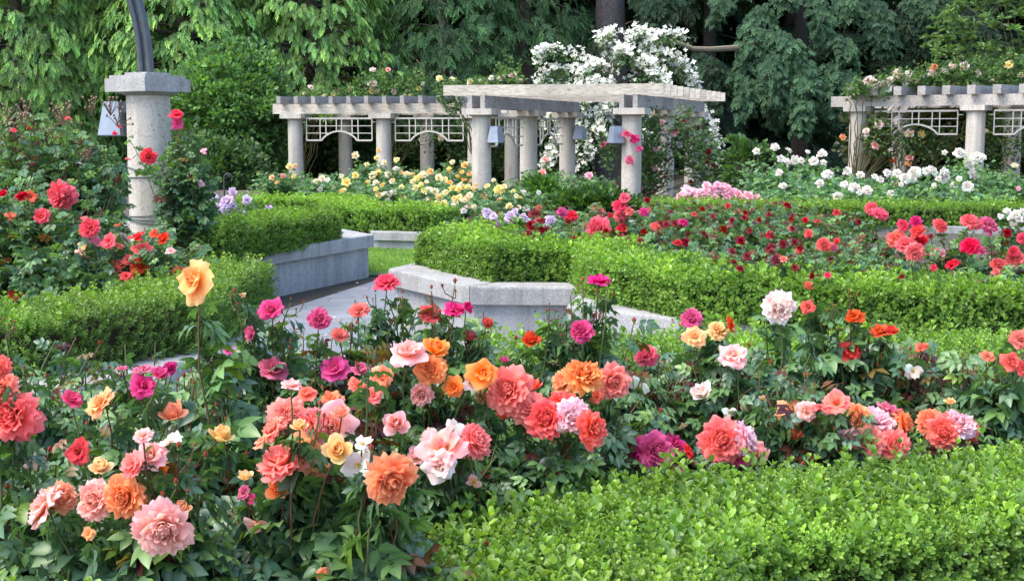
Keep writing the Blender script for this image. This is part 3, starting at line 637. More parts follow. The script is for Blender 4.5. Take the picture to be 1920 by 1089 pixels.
# grass blades of the visible lawn
rng = np.random.default_rng(3); n = 42000
p = np.stack([rng.uniform(-2.6, .6, n), rng.uniform(15.7, 19.4, n), np.full(n, -.01)], -1)
p = p[(p[:, 0] > -1.75 - (p[:, 1] - 15.7) * .5)]; n = len(p)
g = Geo(); g.scatter((np.array([(-.07, 0, 0), (.07, 0, 0), (.04, .6, .1), (0, 1, .3), (-.04, .6, .1)], float), [0, 1, 2, 4, 4, 2, 3], [4, 3]), frames(np.stack([rng.normal(size=n) * .5, rng.normal(size=n) * .5, np.ones(n)], -1), rng.normal(size=(n, 3)), rng.uniform(.03, .06, n)), p,
    np.array([.18, .31, .06]) * rng.uniform(.7, 1.4, (n, 1)))
tag(obj('grass', g, M_GRASS), 'short mown grass beside the far planter', kind='stuff')

# petals and dry leaves dropped on path and lawn
rng = np.random.default_rng(33); n = 420; p = np.stack([rng.uniform(-2.2, 1.2, n), rng.uniform(6.5, 19, n), np.full(n, .008)], -1); p[:, 2] += np.where(p[:, 1] > 15.5, .025, 0)
g = Geo(); cs = np.array([(.8, .45, .45), (.8, .72, .66), (.75, .3, .2), (.25, .17, .07), (.16, .14, .05)]); g.scatter(tpl_hex(.4, .2, .15), frames(np.stack([rng.normal(size=n), rng.normal(size=n), .1 * rng.normal(size=n)], -1), np.stack([.2 * rng.normal(size=n), .2 * rng.normal(size=n), np.ones(n)], -1), rng.uniform(.015, .034, n)), p, cs[rng.integers(5, size=n)])
tag(obj('fallen_petals', g, M_GRASS), 'petals and dry leaves scattered over path and lawn', kind='stuff')
# ------------------------------------------------------------------ concrete seat walls
def offset(path, d):
    path = [np.array(p, float) for p in path]; out = []
    for i, p in enumerate(path):
        d0 = unit(p - path[i - 1]) if i else None; d1 = unit(path[i + 1] - p) if i < len(path) - 1 else None
        d0 = d1 if d0 is None else d0; d1 = d0 if d1 is None else d1
        n0, n1 = np.array([-d0[1], d0[0]]), np.array([-d1[1], d1[0]]); n = unit(n0 + n1); out.append(p + n / max(.35, n @ n0) * d)
    return out
def seat_wall(label, path, z, cope_w=.42, cope_h=.14, slab=1.3, group='concrete seat walls of the raised beds', thick=.3):
    """path = front edge of the coping, the bed on its left"""
    root = thing('seat_wall', label, 'wall', (*path[0], 0), group); g = Geo()
    a, b = offset(path, .06), offset(path, thick)
    for i in range(len(path) - 1):
        v = [(*a[i], -.1), (*a[i + 1], -.1), (*b[i + 1], -.1), (*b[i], -.1)]; v += [(x, y, z - cope_h) for x, y, _ in v]
        g.quads(v, [(4, 5, 6, 7), (0, 1, 5, 4), (2, 3, 7, 6)] + ([(3, 0, 4, 7)] if i == 0 else []) + ([(1, 2, 6, 5)] if i == len(path) - 2 else []))
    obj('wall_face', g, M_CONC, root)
    inn = offset(path, cope_w); bv = .018
    for i in range(len(path) - 1):
        p0, p1, q0, q1 = np.array(path[i]), np.array(path[i + 1]), inn[i], inn[i + 1]; L = np.linalg.norm(p1 - p0); k = max(1, round(L / slab))
        for j in range(k):
            e = .004 / L; t0, t1 = j / k + e, (j + 1) / k - e
            c = [p0 + (p1 - p0) * t0, p0 + (p1 - p0) * t1, q0 + (q1 - q0) * t1, q0 + (q1 - q0) * t0]; m = sum(c) / 4
            g = Geo(); rings = []
            for zz, ins in ((z - cope_h, .0), (z - bv, 0), (z - bv * .3, bv * .35), (z, bv)):
                rings += [(*(x + unit(m - x) * ins * 1.4), zz) for x in c]
            f = [(3, 2, 1, 0), (12, 13, 14, 15)]
            for r in range(3):
                for s in range(4): f.append((r * 4 + s, r * 4 + (s + 1) % 4, r * 4 + 4 + (s + 1) % 4, r * 4 + 4 + s))
            g.quads(rings, f); obj('coping_slab', g, M_COPE, root)
    return root
g2 = lambda px, py, z: tuple(G(px, py, z)[:2])
WR = [(2.6, 15.0), (-.55, 12.9), g2(728, 504, .47), g2(880, 537, .47), g2(1098, 538, .47), g2(1062, 573, .47), g2(1338, 604, .47), (4.2, 6.35), (9, 5.4)]
WL = [g2(330, 505, .47), g2(395, 487, .47), g2(701, 440, .47), (-2.35, 16.7), (-6, 18)]
WL[0] = (-3.35, 10.75)
W0 = [(-7, 5.7), g2(90, 735, .44), g2(400, 668, .44), (-1.36, 8.0), (-1.75, 9.7), (-7, 10.2)]
WF = [(-8, 21), g2(650, 415, .25), g2(700, 434, .25), (.6, 17.9), (1.6, 20.6), (12, 18.6)]
WN = [(5.5, 6.0), (1.2, 6.0), (-.3, 5.75), (-2.4, 4.9), (-4.5, 3.2)]
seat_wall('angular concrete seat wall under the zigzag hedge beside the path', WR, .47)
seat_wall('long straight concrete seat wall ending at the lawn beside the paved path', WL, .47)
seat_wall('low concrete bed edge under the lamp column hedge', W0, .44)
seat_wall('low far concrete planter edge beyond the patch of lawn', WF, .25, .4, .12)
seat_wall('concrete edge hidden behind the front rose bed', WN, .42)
def poly_bed(pts, zf):
    g = Geo(); v = [(p[0], p[1], zf if not callable(zf) else zf(p[1])) for p in pts]; g.add(v, list(range(len(v))), [len(v)])
    return tag(obj('soil_bed', g, M_SOIL), kind='structure')
ofs = lambda p, d: [tuple(x) for x in offset(p, d)]
poly_bed(ofs(WR, .2) + [(9, 15), (3, 15.3)], .40)
poly_bed([(3, 15.3), (9, 15), (9, 18.9), (1.9, 20.4)], lambda y: .40 if y < 16 else .16)
poly_bed(ofs(WL, .2) + [(-7, 18), (-7, 10.75)], .40)
poly_bed(ofs(W0, .2), .37)
poly_bed(ofs(WF, .2) + [(16, 19), (16, 33), (-10, 33), (-10, 21)], .19)
poly_bed(ofs(WN, .2) + [(-4.5, 1.6), (5.5, 1.6)], .37)

# ------------------------------------------------------------------ pergolas
def V2(p, z): return np.array([p[0], p[1], z])
def column(parent, p, zb, zt, d=.42, cap=.66, ang=.26):
    """round concrete shaft and square capital; zt = top of the capital"""
    g = Geo(); r = d / 2; g.lathe((p[0], p[1], 0), [(r, zb), (r, zb + (zt - zb) * .4), (r * .97, zt - .17)], 32)
    o = obj('column', g, M_COL, parent, True); g = Geo(); ca, sa = math.cos(ang), math.sin(ang)
    g.box((p[0], p[1], zt - .065), (cap, cap, .13), (ca, -sa, 0), (sa, ca, 0)); g.lathe((p[0], p[1], 0), [(r * .97, zt - .17), (cap / 2 * .9, zt - .132)], 32)
    obj('capital', g, M_COL, o); return o
def trellis(parent, a, b, zt, h, mat):
    """metal grid with an arch cut in its lower edge, between a and b (xy)"""
    a, b = np.array(a, float), np.array(b, float); L = np.linalg.norm(b - a); d = (b - a) / L; g = Geo(); t = .026
    pt = lambda s, z: V2(a + d * s * L, z); zb = zt - h
    g.bar(pt(0, zt), pt(1, zt), t, .045); arch = lambda s: zb + (h * .42) * max(0, 1 - ((s - .5) / .27) ** 2) ** .8
    for zz in (zt - h * .34, zt - h * .67):
        s0 = max([s for s in np.linspace(0, .5, 51) if arch(s) < zz + .01])
        if s0 >= .49: g.bar(pt(0, zz), pt(1, zz), t * .8, t * .8)
        else: g.bar(pt(0, zz), pt(s0, zz), t * .8, t * .8); g.bar(pt(1 - s0, zz), pt(1, zz), t * .8, t * .8)
    for s in (0, .21, .3, .46, .54, .7, .79, 1): g.bar(pt(s, zt), pt(s, arch(s)), t, t, (d[1], -d[0], 0))
    ss = np.concatenate([[0], np.linspace(.23, .77, 19), [1]])
    for u, v in zip(ss[:-1], ss[1:]): g.bar(pt(u, arch(u)), pt(v, arch(v)), t, .042)
    for s, e in ((0, -.13), (1, .13)): g.bar(pt(s, zt - .1), pt(s + e / L * 1.0, zt - .1), .02, .02)
    obj('trellis_panel', g, mat, parent)
def sconce(parent, p, dirn, z, s=1.0):
    """tapered square metal lamp shade on a short bracket"""
    d = unit(np.array([dirn[0], dirn[1], 0.0])); x = np.array([-d[1], d[0], 0]); g = Geo()
    c = np.array([p[0], p[1], z]) + d * (.21 + .17 * s)
    v = []
    for k, q in ((-1, 1.0), (1, .66)):
        for a, b in ((-1, -1), (1, -1), (1, 1), (-1, 1)): v.append(c + x * a * .17 * s * q + d * b * .15 * s * q + np.array([0, 0, k * .19 * s]))
    for k, q in ((-1, .93), (1, .6)):
        for a, b in ((-1, -1), (1, -1), (1, 1), (-1, 1)): v.append(c + x * a * .17 * s * q + d * b * .15 * s * q + np.array([0, 0, k * .19 * s - .012]))
    f = [(0, 1, 5, 4), (1, 2, 6, 5), (2, 3, 7, 6), (3, 0, 4, 7), (4, 5, 6, 7), (9, 8, 12, 13), (10, 9, 13, 14), (11, 10, 14, 15), (8, 11, 15, 12), (0, 8, 9, 1), (1, 9, 10, 2), (2, 10, 11, 3), (3, 11, 8, 0)]
    g.quads(v, f); o = obj('lamp_shade', g, M_LAMP, parent)
    g = Geo(); g.box(c - d * .17 * s, (.03, .1 * s, .12 * s), x, d); g.bar(c - d * .30 * s, c - d * .05, .03, .03); g.lathe(c + np.array([0, 0, -.12 * s]), [(.03, 0), (.045, .05), (.03, .12)], 10); obj('lamp_bracket', g, M_DARK, o)
def beam(parent, a, b, z, w, h, mat, name='beam'):
    g = Geo(); g.bar(V2(a, z), V2(b, z), w, h); return obj(name, g, mat, parent)

# the tall centre pergola
c1, row, fr = np.array([-.65, 28.6]), np.array([1.04, 3.0]), np.array([3.13, -.80]); ru, fu = unit(row), unit(fr)
pc = thing('pergola', 'tall timber roofed pergola of six concrete columns in the centre, its rafters standing highest', 'pergola', (*c1, 0), 'concrete and timber pergolas')
for j in (0, 1):
    for i in (0, 1, 2): column(pc, c1 + fr * j + row * i, -.1, 2.11, .415, .66, .30)
for j in (0, 1):
    for s in (-.14, .14): q = c1 + fr * j + fu * s; beam(pc, q - ru * .32, q + row * 2 + ru * .45, 2.245, .10, .27, M_WY)
for k in range(12): q = c1 - ru * .28 + row * (k * 2.2 / 11); beam(pc, q - fu * .72, q + fr + fu * .72, 2.49, .085, .215, M_WX, 'rafter')
for i in (0, 1): trellis(pc, c1 + row * i + ru * .42, c1 + row * (i + 1) - ru * .42, 1.93, .62, M_MET)
nr = np.array([ru[1], -ru[0]])
sconce(pc, c1, fu * .95 + np.array([0, -.3]), 1.57, .9); sconce(pc, c1 + row * 2, fu * .95 + np.array([0, -.3]), 1.60, .9); sconce(pc, c1 + fr, (-.9, -.35), 1.57, .9)
# the lower wing on its far side
l1, lf = np.array([-6.05, 37.5]), np.array([2.53, -.66]); lr = np.array([.98, 3.3]); lu, lv = unit(lf), unit(lr)
pl = thing('pergola', 'low timber pergola wing with two arched trellis panels behind the yellow roses', 'pergola', (*l1, 0), 'concrete and timber pergolas')
for i in range(3):
    for j in (0, 1): column(pl, l1 + lf * i + lr * j, -.1, 2.11, .42, .64, .27)
for j in (0, 1): q = l1 + lr * j; beam(pl, q - lu * .65, q + lf * 2 + lu * .9, 2.245, .1, .27, M_WX)
for k in range(11): q = l1 - lu * .3 + lu * .515 * k; beam(pl, q - lv * .4, q + lr + lv * .4, 2.485, .12, .20, M_WY, 'rafter')
for i in (0, 1): trellis(pl, l1 + lf * i + lu * .34, l1 + lf * (i + 1) - lu * .34, 1.98, .60, M_MET)
# the pergola at the edge of the picture
r1, rf = np.array([9.02, 35.0]), np.array([2.42, -1.85]); ru_, rn = unit(rf), np.array([.61, .79])
pr = thing('pergola', 'separate grey timber pergola under pale climbing roses beside the dark conifers', 'pergola', (*r1, 0), 'concrete and timber pergolas')
for i in range(3):
    for j in (0, 1): column(pr, r1 + rf * i + rn * 2.9 * j, -.1, 2.27, .46, .6, .65)
for j in (0, 1): q = r1 + rn * 2.9 * j; beam(pr, q - ru_ * .75, q + rf * 2 + ru_ * .8, 2.40, .1, .27, M_WG)
for k in range(12): q = r1 - ru_ * .08 + ru_ * .62 * k; beam(pr, q - rn * .35, q + rn * 3.3, 2.645, .2, .22, M_WY, 'rafter')
for i in (0, 1): trellis(pr, r1 + rf * i + ru_ * .45, r1 + rf * (i + 1) - ru_ * .45, 2.14, .58, M_MET2)

# the lamp column with its arched pipes
lc = XY(285, 12.6, 0); lp = thing('lamp_column', 'thick pitted concrete column with stepped capital, arched pipes and wall lamp among red roses', 'column', lc)
g = Geo(); g.lathe((lc[0], lc[1], 0), [(.203, .2), (.208, 1.2), (.20, 1.97)], 40); sh = obj('shaft', g, M_COL, lp, True)
g = Geo(); an = .98; X, Y_ = (math.cos(an), math.sin(an), 0), (-math.sin(an), math.cos(an), 0); pc3 = lambda z: (lc[0], lc[1], z)
g.lathe((lc[0], lc[1], 0), [(.20, 1.97), (.30, 2.005)], 40); g.box(pc3(2.066), (.55, .55, .12), X, Y_); g.box(pc3(2.142), (.49, .49, .03), X, Y_); g.box(pc3(2.171), (.29, .29, .027), X, Y_); obj('capital', g, M_COPE, lp)
for dx, dy in ((-.055, .02), (.035, -.03)):
    t = np.linspace(0, 1, 24); R = 2.6; a = t * 1.5
    g = Geo(); g.tube(np.stack([lc[0] + dx - R * (1 - np.cos(a)) , lc[1] + dy + .15 * (1 - np.cos(a)), 2.18 + R * np.sin(a)], -1), .036, 14); obj('arched_pipe', g, M_DARK, lp, True)
for z, tl in ((1.27, .05), (1.22, -.005), (.86, -.01), (.82, .01), (.79, .03)):
    t = np.linspace(0, 2 * math.pi, 41); g = Geo(); g.tube(np.stack([lc[0] + .215 * np.cos(t), lc[1] + .215 * np.sin(t), z - tl * np.cos(t)], -1), .0055, 6, cap=False); obj('tie_wire', g, M_WIRE, lp, True)
sconce(lp, lc, (-.75, .25), 1.765, .82)
# shepherd's hook behind the lavender roses
hk = P(421, 372, 17.6); t = np.linspace(-.3, math.pi * 1.25, 16)
pts = [(hk[0], hk[1], .2), (hk[0], hk[1], 1.0)] + [(hk[0] + .055 - .055 * math.cos(x), hk[1], 1.03 + .055 * math.sin(x)) for x in t]
g = Geo(); g.tube(pts, .012, 8); tag(obj('garden_hook', g, M_IRON, None, True), 'slim black iron hook standing behind the lavender roses', 'hook')
# ------------------------------------------------------------------ hedges
def hz(px, Y): return (XY(px, Y)[0], Y)
wr = WR[2:]
HR = offset([(-.55, 12.9)] + wr, .52)
hedge('bright zigzag box hedge on the angular seat wall round the red rose bed', [(.02, 12.92), (-.55, 11.78), (.0, 10.68), (.74, 10.66), (.82, 9.44), (1.29, 8.49), (2.57, 7.69), (4.27, 7.24), (6.5, 6.84)], .5, .40, .71, False, 3000, .066, 1.0, 11)
hedge('dark clipped box hedge on the straight seat wall beside the lamp column', [(-2.92, 12.2), (-2.2, 14.75)], .62, .42, .725, False, 2200, .068, .82, 12)
hedge('leafy box hedge wrapping the red rose bush below the lamp column', [(-6.2, 6.55), (-2.5, 6.75), (-1.98, 7.45), (-1.98, 9.2)], .62, .39, .715, True, 2200, .066, .82, 13)
hedge('low far box hedge in front of the yellow roses', [(-4.4, 21.8), (-2.75, 21.6), (-2.25, 19.35), (-.9, 18.8)], .7, .2, .52, False, 1400, .075, 1.05, 14)
hedge('long far box hedge between dark red roses and white roses', [(2.2, 21.0), (4.6, 20.3), (8.1, 19.9)], .75, .14, .50, False, 1200, .075, .92, 15)
hedge('short box hedge behind the front roses, below the white rose', [(-.15, 5.35), (1.1, 5.6), (5.2, 5.6)], .5, .38, .73, True, 1500, .075, .95, 16)
hedge('big boxwood hedge at the bottom edge, with fresh upright shoots', [(-.19, 3.16), (.2, 3.18), (.38, 3.54), (1.0, 3.63), (1.6, 3.86), (2.8, 4.32)], .66, .38, .605, True, 3600, .066, 1.0, 17)
hedge('small piece of boxwood under the pale pink roses at the bottom corner', [(-1.6, 2.56), (-.72, 2.42)], .34, .38, .665, True, 3600, .066, 1.0, 18)

# ------------------------------------------------------------------ roses in front: each bloom px, py, size px, colour, kind, face
GF = 'rose bushes of the front bed'
def blooms(s, Y, scale=1.0, seed=0, jit=.05):
    rng = np.random.default_rng(seed + int(Y * 100)); out = []
    for t in s.split():
        q = t.split(','); px, py, sz = map(float, q[:3]); y = Y + (float(q[6]) if len(q) > 6 else rng.uniform(-jit, jit))
        out.append((P(px, py, y), sz * y / F / 2 * scale * (1.16 if sz > 44 and q[3] in 'pokq' else 1.06 if sz > 20 else 1), q[3], q[4], q[5]))
    return out
def front(label, px, Y, rad, h, s, shoots=42, **kw):
    b = blooms(s, Y - .75 * rad) if s else []
    return rose_bush('rose_bush', label, GF, XY(px, Y, .37), rad, h, b, int(shoots * 1.75), **{'leaf': .125 if Y < 3.3 else .118, 'per': 11, 'hf': .76 if Y < 3.3 else .8 if Y < 3.9 else .95, 'gain': .95, **kw})
front('rose bush cut by the picture edge with large orange coral blooms', 0, 3.1, .22, .42, '15,778,98,p,R,f 2,728,60,p,R,f -4,690,44,p,R,f', 30)
front('bush with a row of pink and orange rosettes above dark leaves in the bottom corner', 165, 2.98, .30, .44, '75,945,76,k,R,l,.03 118,930,62,o,R,r,.06 173,935,74,k,R,f,-.02 230,933,76,o,R,f,-.05 188,872,34,a,C,u 275,956,32,o,C,r 145,845,56,r,L,f,.2 330,905,24,r,C,u 165,1000,26,o,L,f', 64, buds=3)
front('bush with one drooping pale pink full rose and orange buds', 318, 2.9, .24, .40, '305,996,102,k,R,d,-.1 340,950,28,o,C,u 245,870,54,p,L,l 282,852,58,k,L,n 318,822,52,g,S,u 268,815,40,k,L,u 300,880,34,o,L,f 335,838,26,o,C,f 385,855,24,p,C,r', 52)
front('bush holding one flat amber rose sideways and two orange cups', 225, 3.45, .28, .54, '187,752,66,y,L,L 322,771,42,o,C,u 417,812,40,a,C,u 135,746,38,m,L,u 268,722,48,m,L,n 268,690,36,m,L,u 300,698,26,m,C,u', 56)
front('bush behind with deep pink blooms under clusters of brown buds', 262, 4.0, .32, .60, '230,690,24,m,L,u 205,690,14,r,C,u 320,690,26,m,L,r 345,705,20,m,C,r', 46, buds=9)
front('leafy bush of red buds beside the low bed edge', 40, 4.0, .40, .62, '8,600,12,r,C,u 45,690,14,r,C,u', 46, buds=8, bronze=.1)
front('tall single stemmed amber rose rising over the box hedge', 372, 3.6, .14, .56, '360,524,84,y,L,l', 12, narrow=False, leaf=.16, per=10, young=.12)
front('bush with a dense cluster of coral and peach rosettes', 545, 3.1, .28, .42, '548,777,80,p,R,f,.1 507,800,48,p,R,l 490,826,38,o,L,l 526,856,88,p,R,n,-.04 580,846,76,o,L,r,-.02 622,800,84,k,L,f,.06 634,842,46,a,C,f,-.1 562,795,28,a,C,u,-.12 520,915,36,o,C,f 460,890,26,a,C,u 575,800,56,p,R,l,.05 545,720,40,k,L,u 600,880,36,o,L,f 456,922,30,m,L,f 470,935,24,m,S,f 480,985,46,k,S,d 640,770,30,p,C,u 600,760,24,k,C,u', 66)
front('bush with one large orange rosette beside white spent petals', 690, 2.98, .30, .40, '735,906,98,o,R,d,-.1 746,866,54,p,R,u,.06 672,872,62,w,S,f 680,830,44,w,S,u 696,842,26,k,C,r 700,888,40,w,S,d 605,1075,26,o,L,f 770,885,30,o,L,r', 60, leaf=.13, gain=.85)
front('bush with blush pink and cream fading roses right of the orange rosette', 840, 3.6, .27, .44, '829,836,88,k,L,n,-.04 852,810,52,w,S,f 825,872,62,g,L,f,-.08 868,848,28,k,C,u 849,886,28,R,C,u 806,815,42,k,L,u 898,823,72,p,R,r,0 742,792,40,k,C,f 889,904,32,k,S,d 780,850,34,k,C,l', 58)
front('bush of mixed orange and pale pink roses among bronze leaves', 785, 3.85, .30, .50, '766,656,62,k,L,u 818,650,40,o,C,u 808,692,54,o,R,f 716,706,42,o,L,f 905,697,52,o,L,f 883,716,40,g,S,f 622,746,44,o,L,u 676,690,26,m,C,u 850,726,40,o,L,f 700,740,38,p,L,f 670,720,36,p,L,u 790,740,44,k,R,f', 58, bronze=.22)
front('bush with a slanting row of five coral red rosettes', 990, 3.9, .30, .36, '948,730,90,p,R,f,-.02 992,760,62,p,R,f 1022,785,68,p,R,f,-.05 1060,748,68,p,R,u,.05 1075,780,64,q,R,f,-.06 1117,803,66,p,R,r,-.08 944,776,24,p,C,u 1035,868,44,w,S,d 900,745,30,t,L,l 1000,720,26,p,C,u', 54)
front('bush with orange rosette next to a coral rosette on top', 1100, 4.1, .26, .45, '1097,700,72,o,R,n,-.05 1052,716,46,o,R,l 1150,716,62,p,R,f 1118,742,30,p,L,f', 46)
front('bush of magenta blooms and brown bud sprays next to the tall amber rose', 490, 4.25, .28, .56, '508,579,50,m,L,n 468,624,26,m,C,l 439,548,18,r,C,u 512,690,58,m,L,n 545,560,8,r,C,u 456,552,18,t,S,u 430,655,22,m,L,u 545,640,14,r,C,u', 46, buds=8)
front('bush with one deep pink bloom between red and bronze shoots', 612, 4.15, .26, .56, '599,597,48,m,R,n 636,626,36,R,L,u 673,580,40,R,L,u 626,690,54,m,L,n 660,610,14,r,C,u', 44, bronze=.25, buds=6)
front('slender bush lifting a single crimson pink rose in front of the pavement', 722, 4.5, .24, .55, '725,524,50,h,R,u 704,545,12,r,C,u 755,548,12,r,C,u', 34, buds=6)
front('bush of red and pink roses in front of the concrete seat wall', 850, 4.4, .30, .55, '808,587,42,r,L,n 854,577,46,m,L,u 853,528,18,r,C,u 809,539,14,r,C,u 882,628,28,r,C,u 915,605,22,r,C,u 995,635,28,R,C,n 946,673,20,m,C,u 878,575,24,m,L,r', 50, buds=8)
front('bush with hot pink roses and buds below the zigzag hedge', 1095, 4.4, .28, .56, '1122,524,44,m,L,u 1093,526,16,r,C,u 1139,532,16,R,C,u 1091,618,46,m,R,n 1050,611,15,r,C,u 1030,570,8,r,C,u', 46, buds=7)
front('bush with maroon young leaves under one round crimson rose', 1208, 4.6, .26, .46, '1210,661,44,h,R,n 1197,727,46,w,S,f 1190,700,10,r,C,u 1235,672,14,r,C,u', 44, bronze=.35)
front('low bush with three magenta pink rosettes touching the front hedge', 1222, 4.2, .24, .26, '1183,845,54,m,R,l 1233,845,76,m,R,f,-.05 1268,832,50,m,L,r 1270,880,20,m,C,f 1292,845,30,h,L,r', 22, per=7)
front('low bush with a round coral red rosette beside a ruffled pink one', 1376, 4.2, .24, .26, '1353,824,80,p,R,f,-.06 1404,818,58,q,R,r 1410,848,52,k,R,f 1440,850,24,k,S,r 1385,860,30,m,L,f', 22, per=7)
front('bush with two peach roses and a crimson rose in front of the pale coping', 1315, 4.85, .26, .50, '1295,594,40,m,R,n 1302,630,44,y,L,n 1347,615,42,a,R,u 1370,608,30,R,L,r', 44)
front('bush with one pink peach rose among upright brown buds', 1372, 4.6, .28, .50, '1374,664,54,k,L,n 1314,733,36,g,C,L 1367,772,28,w,S,f 1279,797,24,t,S,u 1230,735,12,w,S,u', 56, buds=8)
front('tall stem with one large pale pink white rose in front of the hedge', 1465, 4.7, .18, .52, '1462,576,62,g,R,f', 20, leaf=.14)
front('bush with small orange coral roses and red buds between two pink clusters', 1505, 4.4, .30, .46, '1479,770,50,o,L,n 1512,770,38,k,L,f 1489,813,30,R,C,u 1514,704,16,h,C,u 1568,753,46,p,L,n 1537,766,38,R,L,u 1527,879,26,q,S,d 1490,855,18,k,S,f 1430,745,20,t,S,u', 60, bronze=.12, buds=8)
front('low bush crowded with seven coral and pink rosettes', 1640, 4.45, .24, .28, '1580,822,46,q,R,l 1627,826,66,p,R,f,-.06 1676,832,58,p,R,n,-.05 1645,782,72,q,R,u 1604,782,50,o,R,l 1670,766,52,m,L,u,.08 1701,790,46,o,R,r 1590,845,30,k,S,d', 22, per=7)
front('low bush with a cluster of four salmon roses beside bare soil', 1785, 4.6, .20, .28, '1743,782,48,o,R,u 1769,810,64,p,R,f,-.06 1800,792,62,q,R,n 1826,810,46,p,R,r 1781,751,20,a,C,u', 16, per=7)
front('leafy bush with orange vermilion blooms before the box hedge', 1600, 5.0, .30, .56, '1597,658,46,R,L,n 1515,535,19,R,C,u 1515,574,30,R,L,n 1601,590,38,R,L,n 1650,620,36,R,L,n 1671,618,22,R,C,u 1729,649,30,R,L,u 1592,545,10,R,C,u 1560,570,8,r,C,u', 58, leaf=.14)
front('maroon leaved bush with one white petal left', 1690, 5.0, .28, .46, '1712,695,34,w,S,f 1690,700,14,h,C,u 1640,720,10,c,C,u', 52, bronze=.5, buds=8)
front('bush at the picture border with orange red blooms against dark hedge', 1885, 4.75, .34, .46, '1852,667,26,R,L,n 1898,676,38,R,L,n 1914,635,42,R,L,n 1920,690,30,R,L,f', 60, leaf=.13)
front('dark green bush without open roses behind the three magenta rosettes', 1150, 4.75, .34, .42, '', 56)
front('bluish leaved bush without open roses behind the coral red rosette', 1430, 4.85, .34, .42, '', 56, gain=1.1)
front('dark leafy bush below the row of coral red rosettes', 985, 3.95, .2, .22, '', 40)
front('large leaved low bush at the very bottom between pale rose and orange rosette', 520, 2.70, .34, .25, '', 44, leaf=.125, gain=.75)
front('dark foliage at the bottom corner under the pink row', 90, 2.72, .32, .25, '', 44, leaf=.12, gain=.75)
front('leafy bush filling the bed between the orange cups and the coral cluster', 420, 3.5, .30, .46, '405,760,16,r,C,u', 56, buds=6)
front('leafy bush behind the peach cluster with copper young leaves', 650, 3.55, .30, .46, '575,735,40,p,L,u 690,665,16,r,C,u', 56, bronze=.25, buds=5)
front('leafy bush between magenta blooms and the fading roses', 880, 4.2, .30, .46, '', 50, bronze=.1, buds=4)

# ------------------------------------------------------------------ red bush under the lamp column
GL = 'rose bushes round the lamp column'
def lefty(label, px, Y, rad, h, s, **kw):
    return rose_bush('rose_bush', label, GL, XY(px, Y, .37), rad, h, blooms(s, Y - .6 * rad), **{'shoots': 110, 'leaf': .15, 'per': 10, 'lod': 1, 'buds': 0, 'gain': 1.05, 'bronze': .04, 'hf': .7, **kw})
lefty('big dark leaved bush full of vermilion roses in front of the lamp column', 215, 8.6, .62, .72, '165,425,38,h,R,n 202,451,34,h,L,n 182,452,24,m,S,n 224,460,20,R,L,u 255,442,34,R,S,u 289,438,24,R,S,n 305,446,28,R,L,n 267,466,36,R,L,n 220,497,34,R,R,n 241,486,26,R,L,n 261,495,38,R,R,n 237,517,26,R,L,n 149,473,22,k,S,n 154,460,20,y,S,n 211,547,12,h,C,u 320,470,20,k,L,n 331,508,26,R,L,n 158,409,16,h,S,u 220,422,16,R,S,u', shoots=190)
lefty('bush with a huge crimson pink double rose above scattered red flowers', 70, 9.0, .62, .95, '105,366,56,h,R,f 128,372,38,h,R,r 44,367,30,r,L,u 57,369,26,R,S,n 20,403,22,R,S,n 77,405,30,h,L,n 28,543,38,R,R,n 68,528,12,h,C,u 66,464,14,r,C,u 90,506,12,h,C,u 5,362,16,r,C,u', shoots=190)
lefty('tall airy bush with dried brown flower heads beside the lamp shade', 100, 10.6, .62, 1.42, '127,222,13,h,L,u 26,244,13,h,L,u 55,240,8,r,C,u 150,306,8,v,S,u 215,250,9,h,C,u 240,298,13,h,L,u 60,308,9,m,C,u', shoots=280, low=.25, bronze=.09, young=.12, dried=13, hf=.5)
lefty('climbing rose tied to the lamp column with red pink flowers', 352, 12.3, .26, 1.35, '277,292,30,h,R,f,-.5 331,212,25,h,L,n 332,231,27,m,S,d 382,283,16,f,S,n 377,345,18,f,S,d 224,237,10,h,C,u,-.4', shoots=110, low=.1, cat='climbing rose', hf=.5)
lefty('shadowy bush hugging the lamp column foot', 330, 11.4, .22, .25, '', shoots=30)

# ------------------------------------------------------------------ further beds: blooms go to the closest bush
def bed(group, bushes, flowers, rad, h, z0, leaf, per, shoots, lod=1, gain=1.0, kind='D', scale=1.0, seed=0, pal=None, **kw):
    own = [[] for _ in bushes]; fl = [t.split(',') for t in flowers.split()]; rng = np.random.default_rng(seed + 77)
    pos = []
    for b in bushes: p = XY(b[1], b[2], 0); p[2] = (z0(b[2]) if callable(z0) else z0); pos.append(p)
    tops = [(b[1], CY - 299.5 + (CAMZ - (p[2] + (b[3] if len(b) > 3 else h) * .8)) / b[2] * F) for b, p in zip(bushes, pos)]
    for q in fl:
        x, y = float(q[0]), float(q[1]); j = min(range(len(bushes)), key=lambda k: (tops[k][0] - x) ** 2 + 2.2 * (tops[k][1] - y) ** 2)
        Y = bushes[j][2] - .95 * rad + rng.uniform(-.1, .1); sz = float(q[2]) * scale
        k = q[4] if len(q) > 4 else ('R' if sz > 22 else kind)
        own[j].append((P(x, y, Y), sz * Y / F / 2, q[3], k, q[5] if len(q) > 5 else 'n'))
    for b, p, o in zip(bushes, pos, own):
        rose_bush('rose_bush', b[0], group, p, rad * rng.uniform(.9, 1.1), (b[3] if len(b) > 3 else h), o, int(shoots * rng.uniform(.85, 1.15)), leaf, lod, per, pal, gain, buds=0, **{'hf': .68, **kw})
